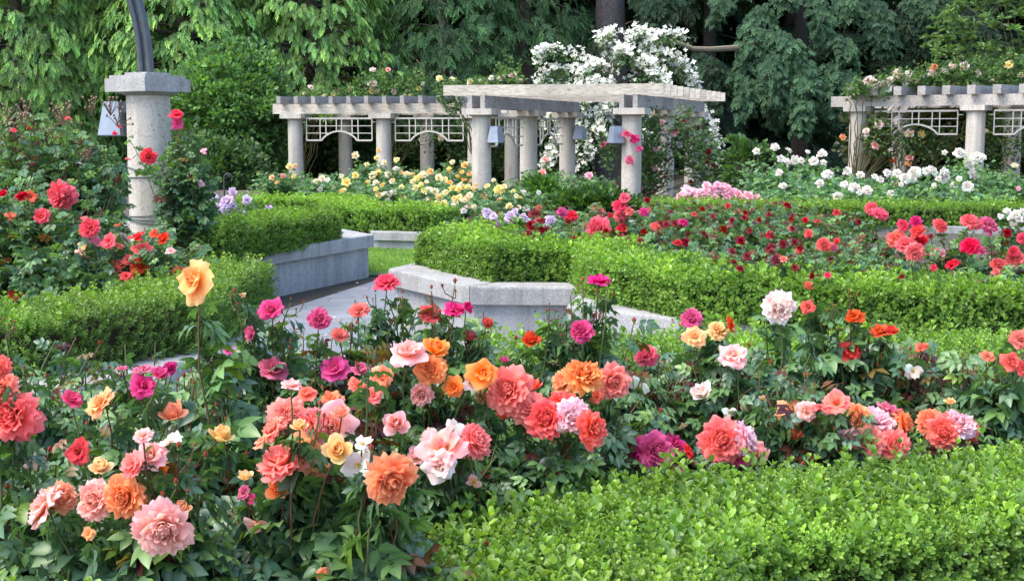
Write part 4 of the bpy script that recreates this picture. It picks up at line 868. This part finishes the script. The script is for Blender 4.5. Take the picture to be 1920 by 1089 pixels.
RED = '''1002,398,26,d 995,422,20,d 973,430,22,d 1037,452,26,d 1024,428,14,d 1081,450,22,d 1214,374,14,d 1249,420,16,d 1259,400,14,d 1318,391,14,d 1381,396,16,r 1399,406,14,d 1406,431,16,r 1287,453,18,d 1442,440,16,r 1364,385,14,r 1398,398,13,d 1396,407,14,d 1410,393,10,d 1442,401,15,d 1477,384,16,d 1423,411,11,d 1337,405,12,d 1486,427,12,d 1510,411,14,r 1569,397,17,r 1534,416,17,r 1611,416,16,d 1486,405,11,d 1626,440,17,d 1320,436,16,d 1291,440,14,d 1342,486,22,d 1322,490,18,d 1401,479,20,d 1376,490,18,d 1455,488,24,d 1388,502,18,d 1491,501,18,d 1526,517,22,d 1690,517,13,d 1809,436,11,d 1890,436,20,d 1745,442,14,d 1613,477,11,d 1442,468,14,d 1592,462,14,r 1060,470,16,d 1110,470,14,d 1200,450,12,d 1160,470,14,d 985,440,18,d
1070,402,26,h 1055,396,22,m 1123,395,26,h 1120,426,50,h 1171,369,22,h 1162,383,30,h 1162,402,26,h 1180,395,18,h 1167,426,26,h 1175,443,26,h 1208,396,22,m 1230,422,24,h 1283,415,22,m 1087,415,20,m 1469,484,16,p 1515,437,20,h 1545,457,30,R 1568,451,14,h 1565,463,16,m 1651,400,36,h 1637,389,26,h 1695,420,26,h 1717,414,24,m 1719,430,30,h 1681,446,40,p 1697,453,40,h 1725,447,32,h 1716,474,40,h 1765,420,32,h 1819,412,32,h 1833,418,22,h 1857,420,40,m 1819,460,36,h 1752,470,26,h 1784,493,28,h 1767,474,18,f 1751,501,14,h 1872,492,30,h 1903,484,36,h 1918,447,24,h 1552,515,14,h 1868,508,18,h 1900,470,22,h 1840,470,18,m
916,398,24,v 925,405,16,v 956,405,24,v 936,417,18,v 982,404,20,v 943,430,22,v 1033,413,24,v 930,428,16,v 965,395,14,v 990,412,16,v'''
RB = [('dark red rose bush behind the zigzag hedge just above the white rose', 1385, 8.7), ('low dark red rose bush behind the hedge, above the orange buds', 1500, 8.5), ('leafy rose bush with one dark crimson bloom behind the bright hedge', 1600, 8.35), ('bush crowned with a bunch of seven big coral red roses', 1710, 8.3, .5), ('bush with coral roses close behind the bright hedge near the border', 1850, 8.2, .44),
 ('rose bush with dark buds in the inner corner of the zigzag hedge', 1250, 10.4), ('dark red bush at the hedge corner, copper tinted leaves', 1330, 9.9), ('bluish leaved bush with scattered small red blooms, middle of the red bed', 1440, 10.2), ('bush with a loose orange red rose and magenta petals', 1552, 9.9), ('bush with one raised pair of coral roses in front of the far hedge', 1650, 10.4, .5), ('bush lifting coral and magenta roses against the pale far coping', 1800, 9.6, .5), ('bush with a large magenta red rose beside small white roses', 1880, 9.8, .46),
 ('maroon rose bush behind the curved end of the bright hedge', 1010, 11.7), ('maroon and red bush below the biggest red rose', 1075, 11.5), ('bush carrying the biggest red rose of the far bed', 1130, 12.0, .5), ('bush topped by a column of five coral red roses before the white pergola columns', 1172, 12.4, .56), ('bush with coral pink singles right of the coral column of blooms', 1225, 12.2), ('bush with small crimson buttons in the centre of the red bed', 1310, 12.2), ('bluish bush with two round red blooms in the red bed', 1410, 12.4), ('bush with small dark red blooms before the end of the far coping', 1510, 12.2), ('low green bush in front of the far coping', 1620, 12.0, .3),
 ('lavender rose bush at the tip of the bright hedge', 928, 12.9), ('lavender and maroon rose bush next to the hedge tip', 970, 13.1), ('bush with lavender and pink roses before the pergola columns', 1045, 13.6), ('bush with pink and orange red roses before the pergola columns', 1085, 14.0), ('bush of small dark roses under the pink flower mass', 1330, 15.0), ('bush with red buttons under the far hedge', 1400, 15.2), ('bush with one dark rose standing clear against the far hedge', 1480, 15.4), ('bush with two red roses clear of the far hedge', 1550, 15.0, .36), ('green bush below the coral singles, at the back of the red bed', 1250, 15.0), ('brown tipped rose bush without blooms under the middle pergola column', 1110, 16.0, .42)]
rx_ = np.random.default_rng(5); RED += ' ' + ' '.join('%d,%d,%d,%s' % (x, (380 + (x - 960) * .0 + 75 * u + (35 if x > 1280 else 0) * u), 12 + 8 * u, 'd' if q < .8 else 'r') for x, u, q in zip(rx_.uniform(980, 1560, 44), rx_.uniform(0.1, 1, 44), rx_.uniform(0, 1, 44)))
bed('rose bushes of the red bed', RB, RED, .52, .49, lambda y: .40 if y < 15.5 else .2, .125, 9, 66, 1, 1.2, 'D', 1.03, 1, bronze=.15, young=.08)
bed('white rose bushes at the picture border', [('small white rose bush cut by the picture edge in the red bed', 1900, 12.0, .45)], '1890,395,20,w 1905,402,22,w 1901,420,20,w 1912,410,18,w 1876,405,14,w 1918,396,18,w 1895,408,14,w', .42, .45, .4, .1, 8, 50, 1, 1.0, 'D', 1.0, 2)
bed('lavender rose bushes', [('lavender rose bush behind the dark hedge beside the lamp column', 412, 15.6, .48), ('low lavender rose bush with few blooms behind the end of the dark hedge', 475, 16.2, .42)], '391,383,28,v,R 399,370,20,v 423,376,31,v,R 434,359,18,v 423,396,22,v 437,385,16,v 463,374,20,v 504,389,18,v 456,398,12,v 368,403,12,v 410,388,16,v', .34, .5, .4, .1, 8, 46, 1, .9, 'D', 1.0, 3)
YEL = '''510,332,12,a 541,312,12,l 553,310,10,a 531,330,11,k 550,330,10,l 519,341,10,a 603,334,14,c 614,337,11,w 592,339,10,c 649,341,18,l 601,354,10,w 666,291,13,c 667,328,14,l 688,308,10,c 699,326,17,c 710,282,9,a 706,295,10,l 721,304,12,c 728,326,14,c 743,299,11,l 743,315,15,w 752,323,9,a 763,325,14,c 680,354,12,w 682,364,11,w 721,362,12,w 737,358,14,w 704,354,10,l 750,367,9,a 656,363,10,w 726,374,10,w 781,334,14,l 774,339,12,l 763,382,14,l 803,356,16,c 807,321,13,a 822,332,14,c 833,337,14,l 844,341,12,a 848,352,17,l 860,354,13,l 815,358,16,c 824,369,16,l 803,372,14,c 798,385,14,l 818,382,15,l 833,382,15,l 855,378,14,c 860,369,13,l 870,374,14,c 870,394,14,w 881,365,12,c 842,315,10,l 848,303,11,c 871,308,14,a 870,336,12,a 877,350,12,l 926,337,10,c 936,354,20,l 945,349,12,l 954,385,14,l 969,367,10,c 1027,343,10,l 1059,352,10,l 1011,361,10,w 1017,323,15,k 1022,299,12,k 1105,328,15,f 1190,408,16,v
790,345,11,l 835,360,12,c 850,385,10,w 880,385,12,c 690,340,10,l 640,330,9,c 625,350,9,l 735,340,10,c 880,325,11,a 865,322,10,a 858,330,9,a 752,350,10,l 800,340,9,c 815,395,9,w'''
ry = np.random.default_rng(21); YX = ' ' + ' '.join('%d,%d,%d,%s' % (x, 392 - (92 * (1 - abs(x - 770) / 330)) * u, s_, k_) for x, u, s_, k_ in zip(ry.uniform(640, 990, 46), ry.uniform(.05, 1, 46), ry.integers(8, 15, 46), ry.choice(list('llcwal'), 46)))
YB = [('apricot and yellow rose bush at the end of the low pergola wing', 530, 30), ('cream white rose bush between two pergola columns', 605, 27.5), ('yellow and white rose bush above the far box hedge', 665, 24.5), ('tall cream rose bush under the first trellis panel', 690, 29.5, .8), ('white and cream rose bush over the hedge bend', 735, 23.5), ('peach and cream rose bush under the arch of the trellis', 742, 29, .75), ('deep yellow rose bush above the hedge block', 805, 22.5), ('bright yellow rose bush left of the front pergola column', 838, 22.2), ('buttery yellow rose bush under the second trellis panel', 812, 27, .7), ('orange tinted rose bush beside the front pergola column', 856, 29.5, .85), ('white rose bush spilling over the hedge end before the column', 850, 20.8, .45), ('yellow rose bush between the two pergola columns', 955, 25.5, .5), ('low yellow rose bush right of the front pergola column', 985, 23, .4), ('peach rose bush among the three pergola columns', 1020, 28.5, .7), ('sparse rose bush with one pink rose before the dogwood', 1095, 28, .6)]
bed('yellow rose bushes below the pergolas', YB, YEL + YX, .75, .62, .19, .15, 9, 90, 1, 1.35, 'D', 1.12, 4, young=.15, bronze=.01)
WHI = '''1453,274,18,w 1480,281,13,w 1418,283,14,w 1541,287,19,w 1515,284,10,w 1464,296,16,w 1477,303,17,w 1491,300,16,w 1502,300,14,w 1526,301,17,w 1545,304,12,w 1460,323,14,w 1469,347,17,w 1552,323,22,w 1537,342,15,w 1589,320,16,w 1613,327,16,w 1651,336,14,w 1603,349,22,w 1627,355,20,w 1574,367,20,w 1532,371,13,w 1670,362,13,w 1664,323,16,w 1681,323,16,w 1699,333,20,w 1714,323,24,w 1710,334,18,w 1738,320,16,w 1750,320,22,w 1772,329,26,w 1789,345,14,w 1798,334,12,w 1815,349,22,w 1824,325,16,w 1802,285,22,w 1831,292,24,w 1817,303,13,w 1771,285,10,w 1842,294,14,w 1752,347,10,w 1903,309,15,c 1910,353,10,f 1583,344,16,w 1640,330,11,w 1690,345,10,w 1760,335,12,w 1820,312,11,w 1612,360,12,w 1500,330,9,w'''
WB = [('tall leafy white rose bush in front of the dark conifer gap', 1455, 25.5, 1.0), ('white rose bush with a flat white cluster against the dark conifer', 1515, 26, 1.0), ('low white rose bush above the start of the far hedge', 1475, 23.5, .55), ('white rose bush with the single largest white bloom', 1550, 24.2, .7), ('low white rose bush above the middle of the far hedge', 1600, 23, .55), ('white rose bush at the foot of the separate pergola column', 1610, 27, .6), ('white rose bush under the pale climbing roses', 1670, 24, .6), ('white rose bush covered by a dense white cluster', 1722, 24.6, .68), ('white rose bush between cluster and hedge end', 1765, 24, .62), ('tall white rose bush hiding the second pergola column base', 1820, 26.5, .95), ('low white rose bush near the end of the far hedge', 1815, 23, .55), ('pale yellow and pink rose bush at the picture edge by the pergola', 1900, 26, .7)]
bed('white rose bushes below the separate pergola', WB, WHI, .8, .6, .19, .15, 9, 90, 1, 1.5, 'D', 1.15, 5, young=.1, bronze=.0)
rp = np.random.default_rng(8); PK = ' '.join('%d,%d,%d,%s' % (x, y - 5, rp.integers(17, 23), rp.choice(['f', 'q'])) for x, y in ((1268 + 156 * a, 384 - (34 * math.sin(math.pi * min(1, a * .75 + .18))) * b) for a, b in zip(rp.uniform(0, 1, 62), rp.uniform(0, 1, 62))))
bed('pink rose bushes', [('soft pink rose bush smothered in blooms, half behind the pergola climber', 1300, 22.6, .5), ('soft pink rose bush smothered in blooms, middle of its mass', 1350, 22.6, .55), ('soft pink rose bush smothered in blooms next to the white roses', 1400, 22.6, .5)], PK, .55, .5, .19, .14, 8, 50, 1, 1.0, 'D', 1.0, 6)
# ------------------------------------------------------------------ climbing roses on the pergolas
PALE = np.array([(.05, .12, .03), (.07, .16, .03), (.09, .19, .035), (.045, .10, .035)])
def climber(label, foot, Y, masses, flowers, leaf=.11, seed=1, gain=1.0, tall=(), pal=PALE):
    """foot px; masses (px, py, rx, ry px, leaves); tall whips (px, py from, py to)"""
    rng = np.random.default_rng(seed); base = XY(foot, Y, 0); root = thing('climbing_rose', label, 'climbing rose', base, 'climbing roses on the pergolas')
    st, fo = Geo(), Geo(); k = Y / F
    for (px, py, rx, ry, n) in masses:
        c = P(px, py, Y); o = unit(rng.normal(size=(n, 3))) * rng.uniform(0, 1, (n, 1)) ** .4
        o = o * (1 + .35 * wob(o * 2.5, 1.4, px))[:, None]
        p = c + o * np.array([rx * k, min(rx, 34) * k, ry * k])
        D = rng.normal(size=(n, 3)) * .6 + o * .6; col = leaf_cols(rng, n, .14, .01, pal, gain)
        fo.scatter(ROSE_MID, frames(D, rng.normal(size=(n, 3)) * .5 + np.array([0, -.4, 1]), leaf * rng.uniform(.7, 1.2, n)), p, col)
        for _ in range(4): st.tube(curve(base + rng.normal(size=3) * np.array([.08, .05, 0]), c + rng.normal(size=3) * np.array([rx * k * .5, .1, ry * k * .5]), .5, rng, 9, .06), np.linspace(.018, .006, 9), 5, (.08, .075, .03), False)
    for px, y0, y1 in tall:
        a, b = P(px, y0, Y), P(px + rng.uniform(-6, 6), y1, Y); q = curve(a, b, .0, rng, 7, .02); st.tube(q, np.linspace(.008, .003, 7), 4, (.10, .13, .03), False)
        n = int(abs(y0 - y1) * .75); t = rng.uniform(0, 1, n); p = a + (b - a) * t[:, None]; D = rng.normal(size=(n, 3)) * np.array([1, 1, .35])
        fo.scatter(ROSE_MID, frames(D, np.tile([0, -.5, 1.0], (n, 1)), leaf * 1.05 * (1.15 - .6 * t)), p, leaf_cols(rng, n, .7, .03, PALE, 1.3))
    for t in flowers.split():
        q = t.split(','); px, py, sz = map(float, q[:3]); yb = Y - (1.05 if foot == 1200 and 1150 < px < 1202 else .12); bloom(root, P(px, py, yb), sz * 1.12 * yb / F / 2, q[3], q[4] if len(q) > 4 else 'D', 'n', rng, False)
    obj('stem', st, M_STEM, root, True); obj('foliage', fo, M_LEAFD, root); return root
climber('pale climbing rose low along the rafters of the pergola wing', 560, 38.6, [(590, 176, 34, 13, 260), (640, 178, 30, 10, 160), (655, 172, 20, 14, 110)], '583,163,11,g 607,179,9,c 656,168,11,c 625,176,9,l 570,175,8,c', seed=31)
climber('climbing rose with tall leafy whips over the middle of the pergola wing', 722, 38.4, [(700, 160, 40, 26, 480), (735, 165, 22, 22, 240), (772, 158, 30, 26, 330), (810, 252, 22, 40, 120)], '699,130,12,g 699,156,19,g 728,130,10,k 697,171,11,l 708,170,11,c 739,171,13,g 792,157,9,c 785,166,10,l 770,178,8,l 757,178,8,c 827,258,15,c 789,262,9,c 716,182,8,c', seed=32, tall=((724, 150, 95), (760, 150, 124), (715, 150, 118), (790, 150, 130)))
climber('climbing rose with white and lemon blooms at the corner of the tall pergola', 905, 32.6, [(840, 168, 26, 20, 300), (850, 198, 16, 16, 120), (895, 156, 30, 9, 200), (955, 148, 30, 14, 300)], '824,146,14,l 848,148,11,c 840,171,14,l 881,154,15,c 901,152,9,w 914,156,10,c 921,146,12,w 940,145,16,g 962,140,17,g 848,197,9,c 976,150,9,c', seed=33, tall=((946, 148, 92), (972, 148, 110), (960, 148, 104), (832, 160, 140), (938, 148, 118)))
climber('pink and dark red climbing rose up the right columns of the tall pergola', 1200, 28.5, [(1140, 280, 18, 40, 240), (1225, 270, 34, 66, 900), (1285, 260, 30, 60, 700), (1315, 300, 32, 60, 600), (1210, 335, 46, 30, 420), (1360, 330, 22, 40, 220), (1140, 360, 26, 20, 200)], '1175,250,17,m 1190,259,18,m 1182,299,20,m 1199,278,13,m 1131,270,13,m 1241,229,14,f 1265,249,15,f 1274,270,15,v 1230,279,12,f 1228,314,12,f 1203,352,12,f 1249,246,11,q 1249,300,11,d 1287,242,11,d 1269,243,10,d 1300,264,11,d 1329,283,12,d 1324,301,13,d 1296,341,10,d 1249,332,9,d 1383,336,16,c 1129,360,14,f 1103,328,15,f 1282,227,9,d 1150,345,10,h 1310,240,9,d 1338,312,9,d', seed=34, leaf=.10, gain=.8, pal=np.concatenate([PALE, GREENS]))
climber('cream and blush climbing rose heaped on the rafters of the separate pergola', 1600, 34.6, [(1640, 164, 50, 20, 520), (1700, 148, 50, 20, 560), (1765, 140, 50, 26, 640), (1830, 142, 55, 32, 800), (1900, 140, 45, 40, 700), (1600, 172, 20, 12, 120)], '1633,152,23,g 1660,162,29,w 1669,149,17,g 1682,138,19,g 1704,138,18,w 1699,152,18,w 1719,151,11,f 1747,136,18,g 1752,125,14,y 1771,132,14,w 1787,123,15,g 1809,125,18,g 1835,136,18,g 1791,158,13,a 1828,164,18,w 1842,171,16,w 1892,121,16,l 1914,140,18,c 1749,164,10,a 1650,158,12,g 1675,163,14,w 1860,150,12,g 1730,142,11,g', seed=35, tall=((1759, 130, 62), (1755, 130, 85), (1612, 170, 134), (1795, 130, 95)), gain=.9)
climber('blush climbing rose through the trellis of the separate pergola', 1690, 34.4, [(1645, 255, 30, 40, 330), (1700, 265, 40, 40, 420), (1760, 270, 44, 34, 420), (1880, 270, 40, 60, 620), (1860, 225, 16, 18, 110)], '1648,233,18,g 1624,244,14,g 1642,272,17,k 1706,250,18,g 1729,251,14,l 1706,294,16,k 1581,257,13,y 1703,305,14,y 1675,301,9,R 1625,252,10,g 1895,300,12,g 1670,280,9,w 1850,245,9,c', seed=36, gain=.62)

# ------------------------------------------------------------------ trees
def TX(px, Y): return P(px, 200, Y)[0]
THUJA = np.array([(.10, .19, .068), (.12, .22, .068), (.082, .165, .064), (.15, .245, .07)]); DTHUJA = np.array([(.045, .102, .05), (.058, .125, .052), (.04, .088, .048)])
HEM = np.array([(.05, .112, .064), (.062, .13, .068), (.043, .098, .06)]); DARKC = np.array([(.018, .045, .026), (.022, .055, .03)])
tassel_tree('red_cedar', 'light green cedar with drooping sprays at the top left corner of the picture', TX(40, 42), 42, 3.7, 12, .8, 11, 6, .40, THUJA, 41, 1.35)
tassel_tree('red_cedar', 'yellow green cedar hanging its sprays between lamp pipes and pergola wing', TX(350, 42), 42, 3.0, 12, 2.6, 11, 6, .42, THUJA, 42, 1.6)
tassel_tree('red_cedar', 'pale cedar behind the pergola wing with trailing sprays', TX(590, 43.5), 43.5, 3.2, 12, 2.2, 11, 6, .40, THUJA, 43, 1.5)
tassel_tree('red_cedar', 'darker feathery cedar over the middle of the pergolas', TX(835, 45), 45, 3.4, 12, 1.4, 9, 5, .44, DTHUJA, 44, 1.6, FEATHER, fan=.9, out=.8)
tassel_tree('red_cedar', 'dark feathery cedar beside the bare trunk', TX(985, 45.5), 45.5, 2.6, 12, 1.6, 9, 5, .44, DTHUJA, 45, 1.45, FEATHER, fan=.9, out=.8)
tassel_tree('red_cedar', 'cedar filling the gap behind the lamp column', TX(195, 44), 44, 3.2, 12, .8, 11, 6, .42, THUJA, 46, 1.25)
conifer('fir_tree', 'tall fir with a thick bare grey trunk rising behind the dogwood', TX(1145, 46), 46, 3.8, 24, 9.5, 26, SPRUCE, 60, .7, DARKC, 47, trunk=.62, bark=BARKG)
BARKD = plain('bark_dark', (.03, .024, .02), .95, nscale=9, amt=.5, bmp=.8)
big = conifer('hemlock', 'blue green hemlock with heavy hanging boughs against black shade', TX(1500, 46), 46, 4.6, 15, 7.6, 30, FAN, 420, .36, HEM, 48, droop=.55, hang=.7, side=.30, trunk=.3, bark=BARKD)
rng = np.random.default_rng(48); bo = Geo()
for x0, y0, x1, y1, w, g_, dy in ((1427, 8, 1402, 125, 40, 1, 0), (1445, 50, 1490, 122, 36, 1.05, -.5), (1310, 95, 1356, 165, 40, .6, 1.2), (1392, 118, 1394, 212, 27, 1, -.3), (1440, 90, 1447, 196, 30, 1, -.8), (1474, 118, 1480, 212, 26, .95, -.6), (1508, 112, 1500, 246, 28, 1.05, -1.2), (1552, 112, 1557, 220, 34, .95, -.7), (1578, 128, 1606, 160, 24, .9, -.4), (1528, -5, 1540, 70, 26, .9, 0), (1550, 58, 1594, 116, 26, .95, -.3), (1628, -5, 1664, 96, 34, .8, .3), (1700, -10, 1780, 56, 40, .7, .8), (1350, -10, 1334, 42, 18, .7, .6), (1470, -20, 1472, 14, 26, .8, 0), (1590, -10, 1588, 36, 28, .85, .2), (1444, 200, 1450, 238, 13, .7, .4), (1680, 26, 1724, 98, 28, .5, 1.2), (1370, 150, 1340, 205, 26, .5, 1.4), (1535, 190, 1540, 240, 16, .5, .6), (1200, -10, 1225, 50, 24, .6, 1.5), (1270, -20, 1240, 22, 30, .6, 1.4)):
    Yb = 43.2 + dy; pa, pb = P(x0, y0, Yb + .5), P(x1, y1, Yb - .2); m = (pa + pb) / 2 + np.array([rng.normal() * .1, -.35, .15]); wm = .74 * w / F * Yb
    curtain(bo, [pa, m, pb], wm, int(230 * wm * np.linalg.norm(pb - pa)) + 40, .30, HEM, rng, g_ * 1.15, sprays=FAN)
obj('bough', bo, M_CON, big)
conifer('hemlock', 'smaller blue green hemlock bough mass left of the big hemlock', TX(1330, 47), 47, 3.0, 14, 6.8, 20, FAN, 330, .34, HEM, 49, droop=.5, hang=.7, side=.32, gain=.6, bark=BARKD)
conifer('hemlock', 'dim hemlock behind the separate pergola', TX(1720, 48), 48, 4.0, 14, 5.2, 38, FAN, 330, .38, HEM, 50, droop=.45, hang=.7, side=.34, gain=.55, bark=BARKD)
for k, (px, Y, lb) in enumerate(((150, 53, 'dark conifer standing behind the light cedars, left of the lamp pipes'), (480, 54, 'dark conifer standing behind the cedars above the pergola wing'), (760, 54, 'dark conifer seen through gaps between two cedars over the pergolas'), (1070, 55, 'dark conifer behind the bare grey trunk'), (1260, 54, 'dark conifer closing the gap right of the bare trunk'), (1480, 55, 'black green conifer behind the big hemlock'), (1680, 55, 'black green conifer behind the dim hemlock'), (1880, 54, 'black green conifer behind the rhododendron'))):
    conifer('dark_conifer', lb, TX(px, Y), Y, 4.4, 17, .4, 60, SPRUCE, 70, .95, DARKC, 60 + k, droop=.3, trunk=.35, side=.7, group='dark conifers at the back')
# the wood beyond, one mass
rng = np.random.default_rng(70); fo = Geo(); n = 30000
p = np.stack([rng.uniform(-38, 38, n), rng.uniform(59, 64, n), rng.uniform(0, 19, n)], -1)
fo.scatter(WIDEHEX, frames(rng.normal(size=(n, 3)) + np.array([0, 0, -.5]), rng.normal(size=(n, 3)) + np.array([0, -1, .5]), rng.uniform(.7, 1.3, n)), p, np.array([.012, .026, .016]) * rng.uniform(.6, 1.4, (n, 1)))
for x in np.arange(-36, 37, 2.6): fo.tube([(x, 60 + math.sin(x * 3) * 1.5, -.2), (x + .1, 60 + math.sin(x * 3) * 1.5, 19)], .35, 8, (.02, .016, .013))
tag(obj('forest', fo, M_CON), 'black green wood closing the garden behind all trees', kind='stuff')
# bare branch of the hemlock reaching left
g = Geo(); g.tube([P(1248, 74, 40.6), P(1275, 82, 40.8), P(1300, 92, 41), P(1330, 93, 41.5), P(1390, 90, 43), P(1480, 70, 44.5)], [.04, .065, .075, .08, .1, .13], 8)
o = obj('limb', g, plain('mossy_bark', (.20, .165, .11), .95, 0, 14, .4, .5)); par = [x for x in bpy.data.objects if x.name == 'hemlock'][0]; o.parent = par; o.location = -Vector(par.location)

# broadleaf shrubs behind
LAUREL = np.array([(.045, .095, .034), (.058, .118, .038), (.075, .145, .044), (.036, .075, .034)])
def SC(px, py, Y): return P(px, py, Y)
shrub('broadleaf_shrub', 'dense rounded evergreen shrub below the cedars behind the lamp column', 'shrub', SC(430, 230, 39.5), (2.0, 1.6, 2.2), 640, 46, .15, LAUREL, 81, 2.2, clump=.34, young=.06)
shrub('broadleaf_shrub', 'lower dark shrub beside the iron hook', 'shrub', SC(400, 330, 36), (1.3, 1.1, 1.0), 150, 42, .14, LAUREL, 82, 1.1, clump=.3)
shrub('broadleaf_shrub', 'dark shrub in the shade under the pergola wing, first bay', 'shrub', SC(590, 285, 42.8), (1.7, .9, 1.3), 170, 40, .17, LAUREL, 83, 1.1, clump=.34)
shrub('broadleaf_shrub', 'dark shrub in the shade under the pergola wing, second bay', 'shrub', SC(770, 285, 42.5), (1.8, .9, 1.35), 180, 40, .17, LAUREL, 84, 1.0, clump=.34)
shrub('broadleaf_shrub', 'dark shrub behind the three pergola columns', 'shrub', SC(960, 285, 41), (1.8, 1.1, 1.4), 170, 40, .17, LAUREL, 85, 1.0, clump=.34)
if 0: shrub('broadleaf_shrub', 'dim shrub at the back below the left cedars', 'shrub', SC(150, 265, 38), (2.6, 1.2, 1.2), 200, 40, .18, LAUREL, 86, 1.2, clump=.36)
RHO = np.array([(.075, .14, .05), (.09, .165, .05), (.065, .12, .055), (.11, .18, .06)])
shrub('rhododendron', 'large rhododendron with whorled grey green leaves above the separate pergola', 'shrub', SC(1940, 85, 39.5), (3.0, 2.0, 2.9), 560, 13, .27, RHO, 87, 1.25, tpl=tpl_hex(.17, .05, .25), clump=.25, whorl=True)
shrub('broadleaf_shrub', 'olive and rust leaved shrub behind the trellis of the separate pergola', 'shrub', SC(1800, 275, 38), (3.4, 1.0, 1.5), 330, 34, .19, np.array([(.07, .09, .025), (.10, .075, .02), (.055, .095, .03), (.045, .08, .03)]), 88, .75, clump=.34)
shrub('broadleaf_shrub', 'young light green bush left of the white roses', 'shrub', SC(1400, 318, 27.5), (.45, .4, .65), 40, 30, .12, PALE, 89, .8, clump=.2)
shrub('broadleaf_shrub', 'low light green plant at the foot of the middle pergola columns', 'shrub', SC(1015, 372, 25), (.45, .4, .35), 40, 34, .12, PALE, 90, 1.25, clump=.18)
shrub('broadleaf_shrub', 'low green ground shrub at the foot of the pink climber', 'shrub', SC(1110, 392, 22.5), (.9, .5, .22), 110, 34, .12, PALE, 91, .85, clump=.2)

# flowering dogwood behind the tall pergola
rng = np.random.default_rng(92); Yd = 38.8; dx = TX(1165, Yd)
root = thing('dogwood_tree', 'white flowering dogwood arching over the tall pergola', 'tree', (dx, Yd, 0))
tr, lm, fo, fl = Geo(), Geo(), Geo(), Geo(); z = np.linspace(-.2, 4.0, 8); tr.tube(np.stack([dx + .1 * np.sin(z), Yd + 0 * z, z], -1), np.linspace(.14, .05, 8), 10)
BR = (np.array([(0, 0, 0), (.30, .38, .04), (.32, .68, .02), (0, 1, .10), (-.32, .68, .02), (-.30, .38, .04)], float), [0, 1, 2, 3, 0, 3, 4, 5], [4, 4])
DOG = merge_tpl([(BR, rotm((math.cos(a), math.sin(a), .12), (0, 0, 1), 1.0), (0, 0, 0), (1, 1, 1)) for a in (0, 1.57, 3.14, 4.71)] + [(HEX, rotm((1, 0, 0), (0, 0, 1), .3), (-.15, 0, .1), (.45, .6, .2))])
ARCH = [((1165, 130), (1040, 92), (1010, 112), 0), ((1150, 150), (1060, 128), (1012, 150), .3), ((1160, 170), (1060, 165), (1000, 182), .6), ((1165, 120), (1130, 70), (1150, 62), -.2), ((1170, 110), (1190, 60), (1215, 62), .1), ((1180, 120), (1225, 70), (1280, 66), -.3), ((1180, 130), (1250, 95), (1300, 150), -.4), ((1175, 150), (1260, 120), (1308, 172), -.1), ((1170, 140), (1215, 115), (1250, 165), -.8), ((1165, 160), (1115, 118), (1075, 165), -.6), ((1165, 150), (1160, 95), (1185, 105), -.7), ((1165, 170), (1215, 135), (1270, 185), -.9), ((1165, 190), (1120, 150), (1090, 200), -.9),
 ((1165, 220), (1085, 190), (1040, 260), .2), ((1165, 250), (1090, 225), (1030, 300), -.3), ((1165, 235), (1100, 215), (1075, 310), -.7), ((1165, 240), (1120, 225), (1105, 300), -.9), ((1170, 200), (1290, 190), (1335, 260), .2), ((1170, 220), (1300, 205), (1345, 300), -.1), ((1170, 240), (1270, 220), (1325, 320), .3), ((1165, 250), (1060, 250), (1015, 325), .3), ((1165, 220), (1140, 190), (1128, 250), -1.0), ((1165, 210), (1190, 190), (1210, 260), -1.0), ((1165, 180), (1060, 190), (1015, 240), .4)]
for a, m, b, dy in ARCH:
    pa, pm, pb = P(*a, Yd), P(*m, Yd + dy * .6), P(*b, Yd + dy); t = np.linspace(0, 1, 9)[:, None]; q = (1 - t) ** 2 * pa + 2 * t * (1 - t) * (2 * pm - (pa + pb) / 2 * 1.0) * 1.0 + t * t * pb
    lm.tube(q, np.linspace(.035, .008, 9), 5, (1, 1, 1), False)
    for G_, n, up in ((fl, 185, .07), (fo, 190, -.08)):
        tt = rng.uniform(.18, 1.02, n) * 8; i = np.clip(tt.astype(int), 0, 7); f = (tt - i)[:, None]; p = q[i] * (1 - f) + q[i + 1] * f
        p = p + rng.normal(size=(n, 3)) * np.array([.10, .22, .065]) + np.array([0, -.05, up]) - np.array([0, 0, 1]) * rng.exponential(.08, (n, 1))
        if G_ is fl:
            keep = wob(p, 2.9, 4) > -.3; p = p[keep]; n = len(p); nn = np.array([0, -.75, .75]) + rng.normal(size=(n, 3)) * .4
            fl.scatter(DOG, frames(rng.normal(size=(n, 3)), nn, rng.uniform(.06, .095, n)), p, np.array([.84, .85, .80]) * rng.uniform(.88, 1.04, (n, 1)))
        else: fo.scatter(WIDEHEX, frames(rng.normal(size=(n, 3)) + np.array([0, -.3, -.4]), rng.normal(size=(n, 3)) * .5 + np.array([0, -.3, 1]), rng.uniform(.08, .13, n)), p, LAUREL[rng.integers(4, size=n)] * rng.uniform(.9, 1.5, (n, 1)))
obj('trunk', tr, BARKG, root, True); obj('limb', lm, BARKG, root, True); obj('crown', fo, M_LEAFD, root)
tag(obj('blossom', fl, leaf_mat('dogwood_bract', .6, .3, .2, (1, 1, 1)), root), kind='stuff')
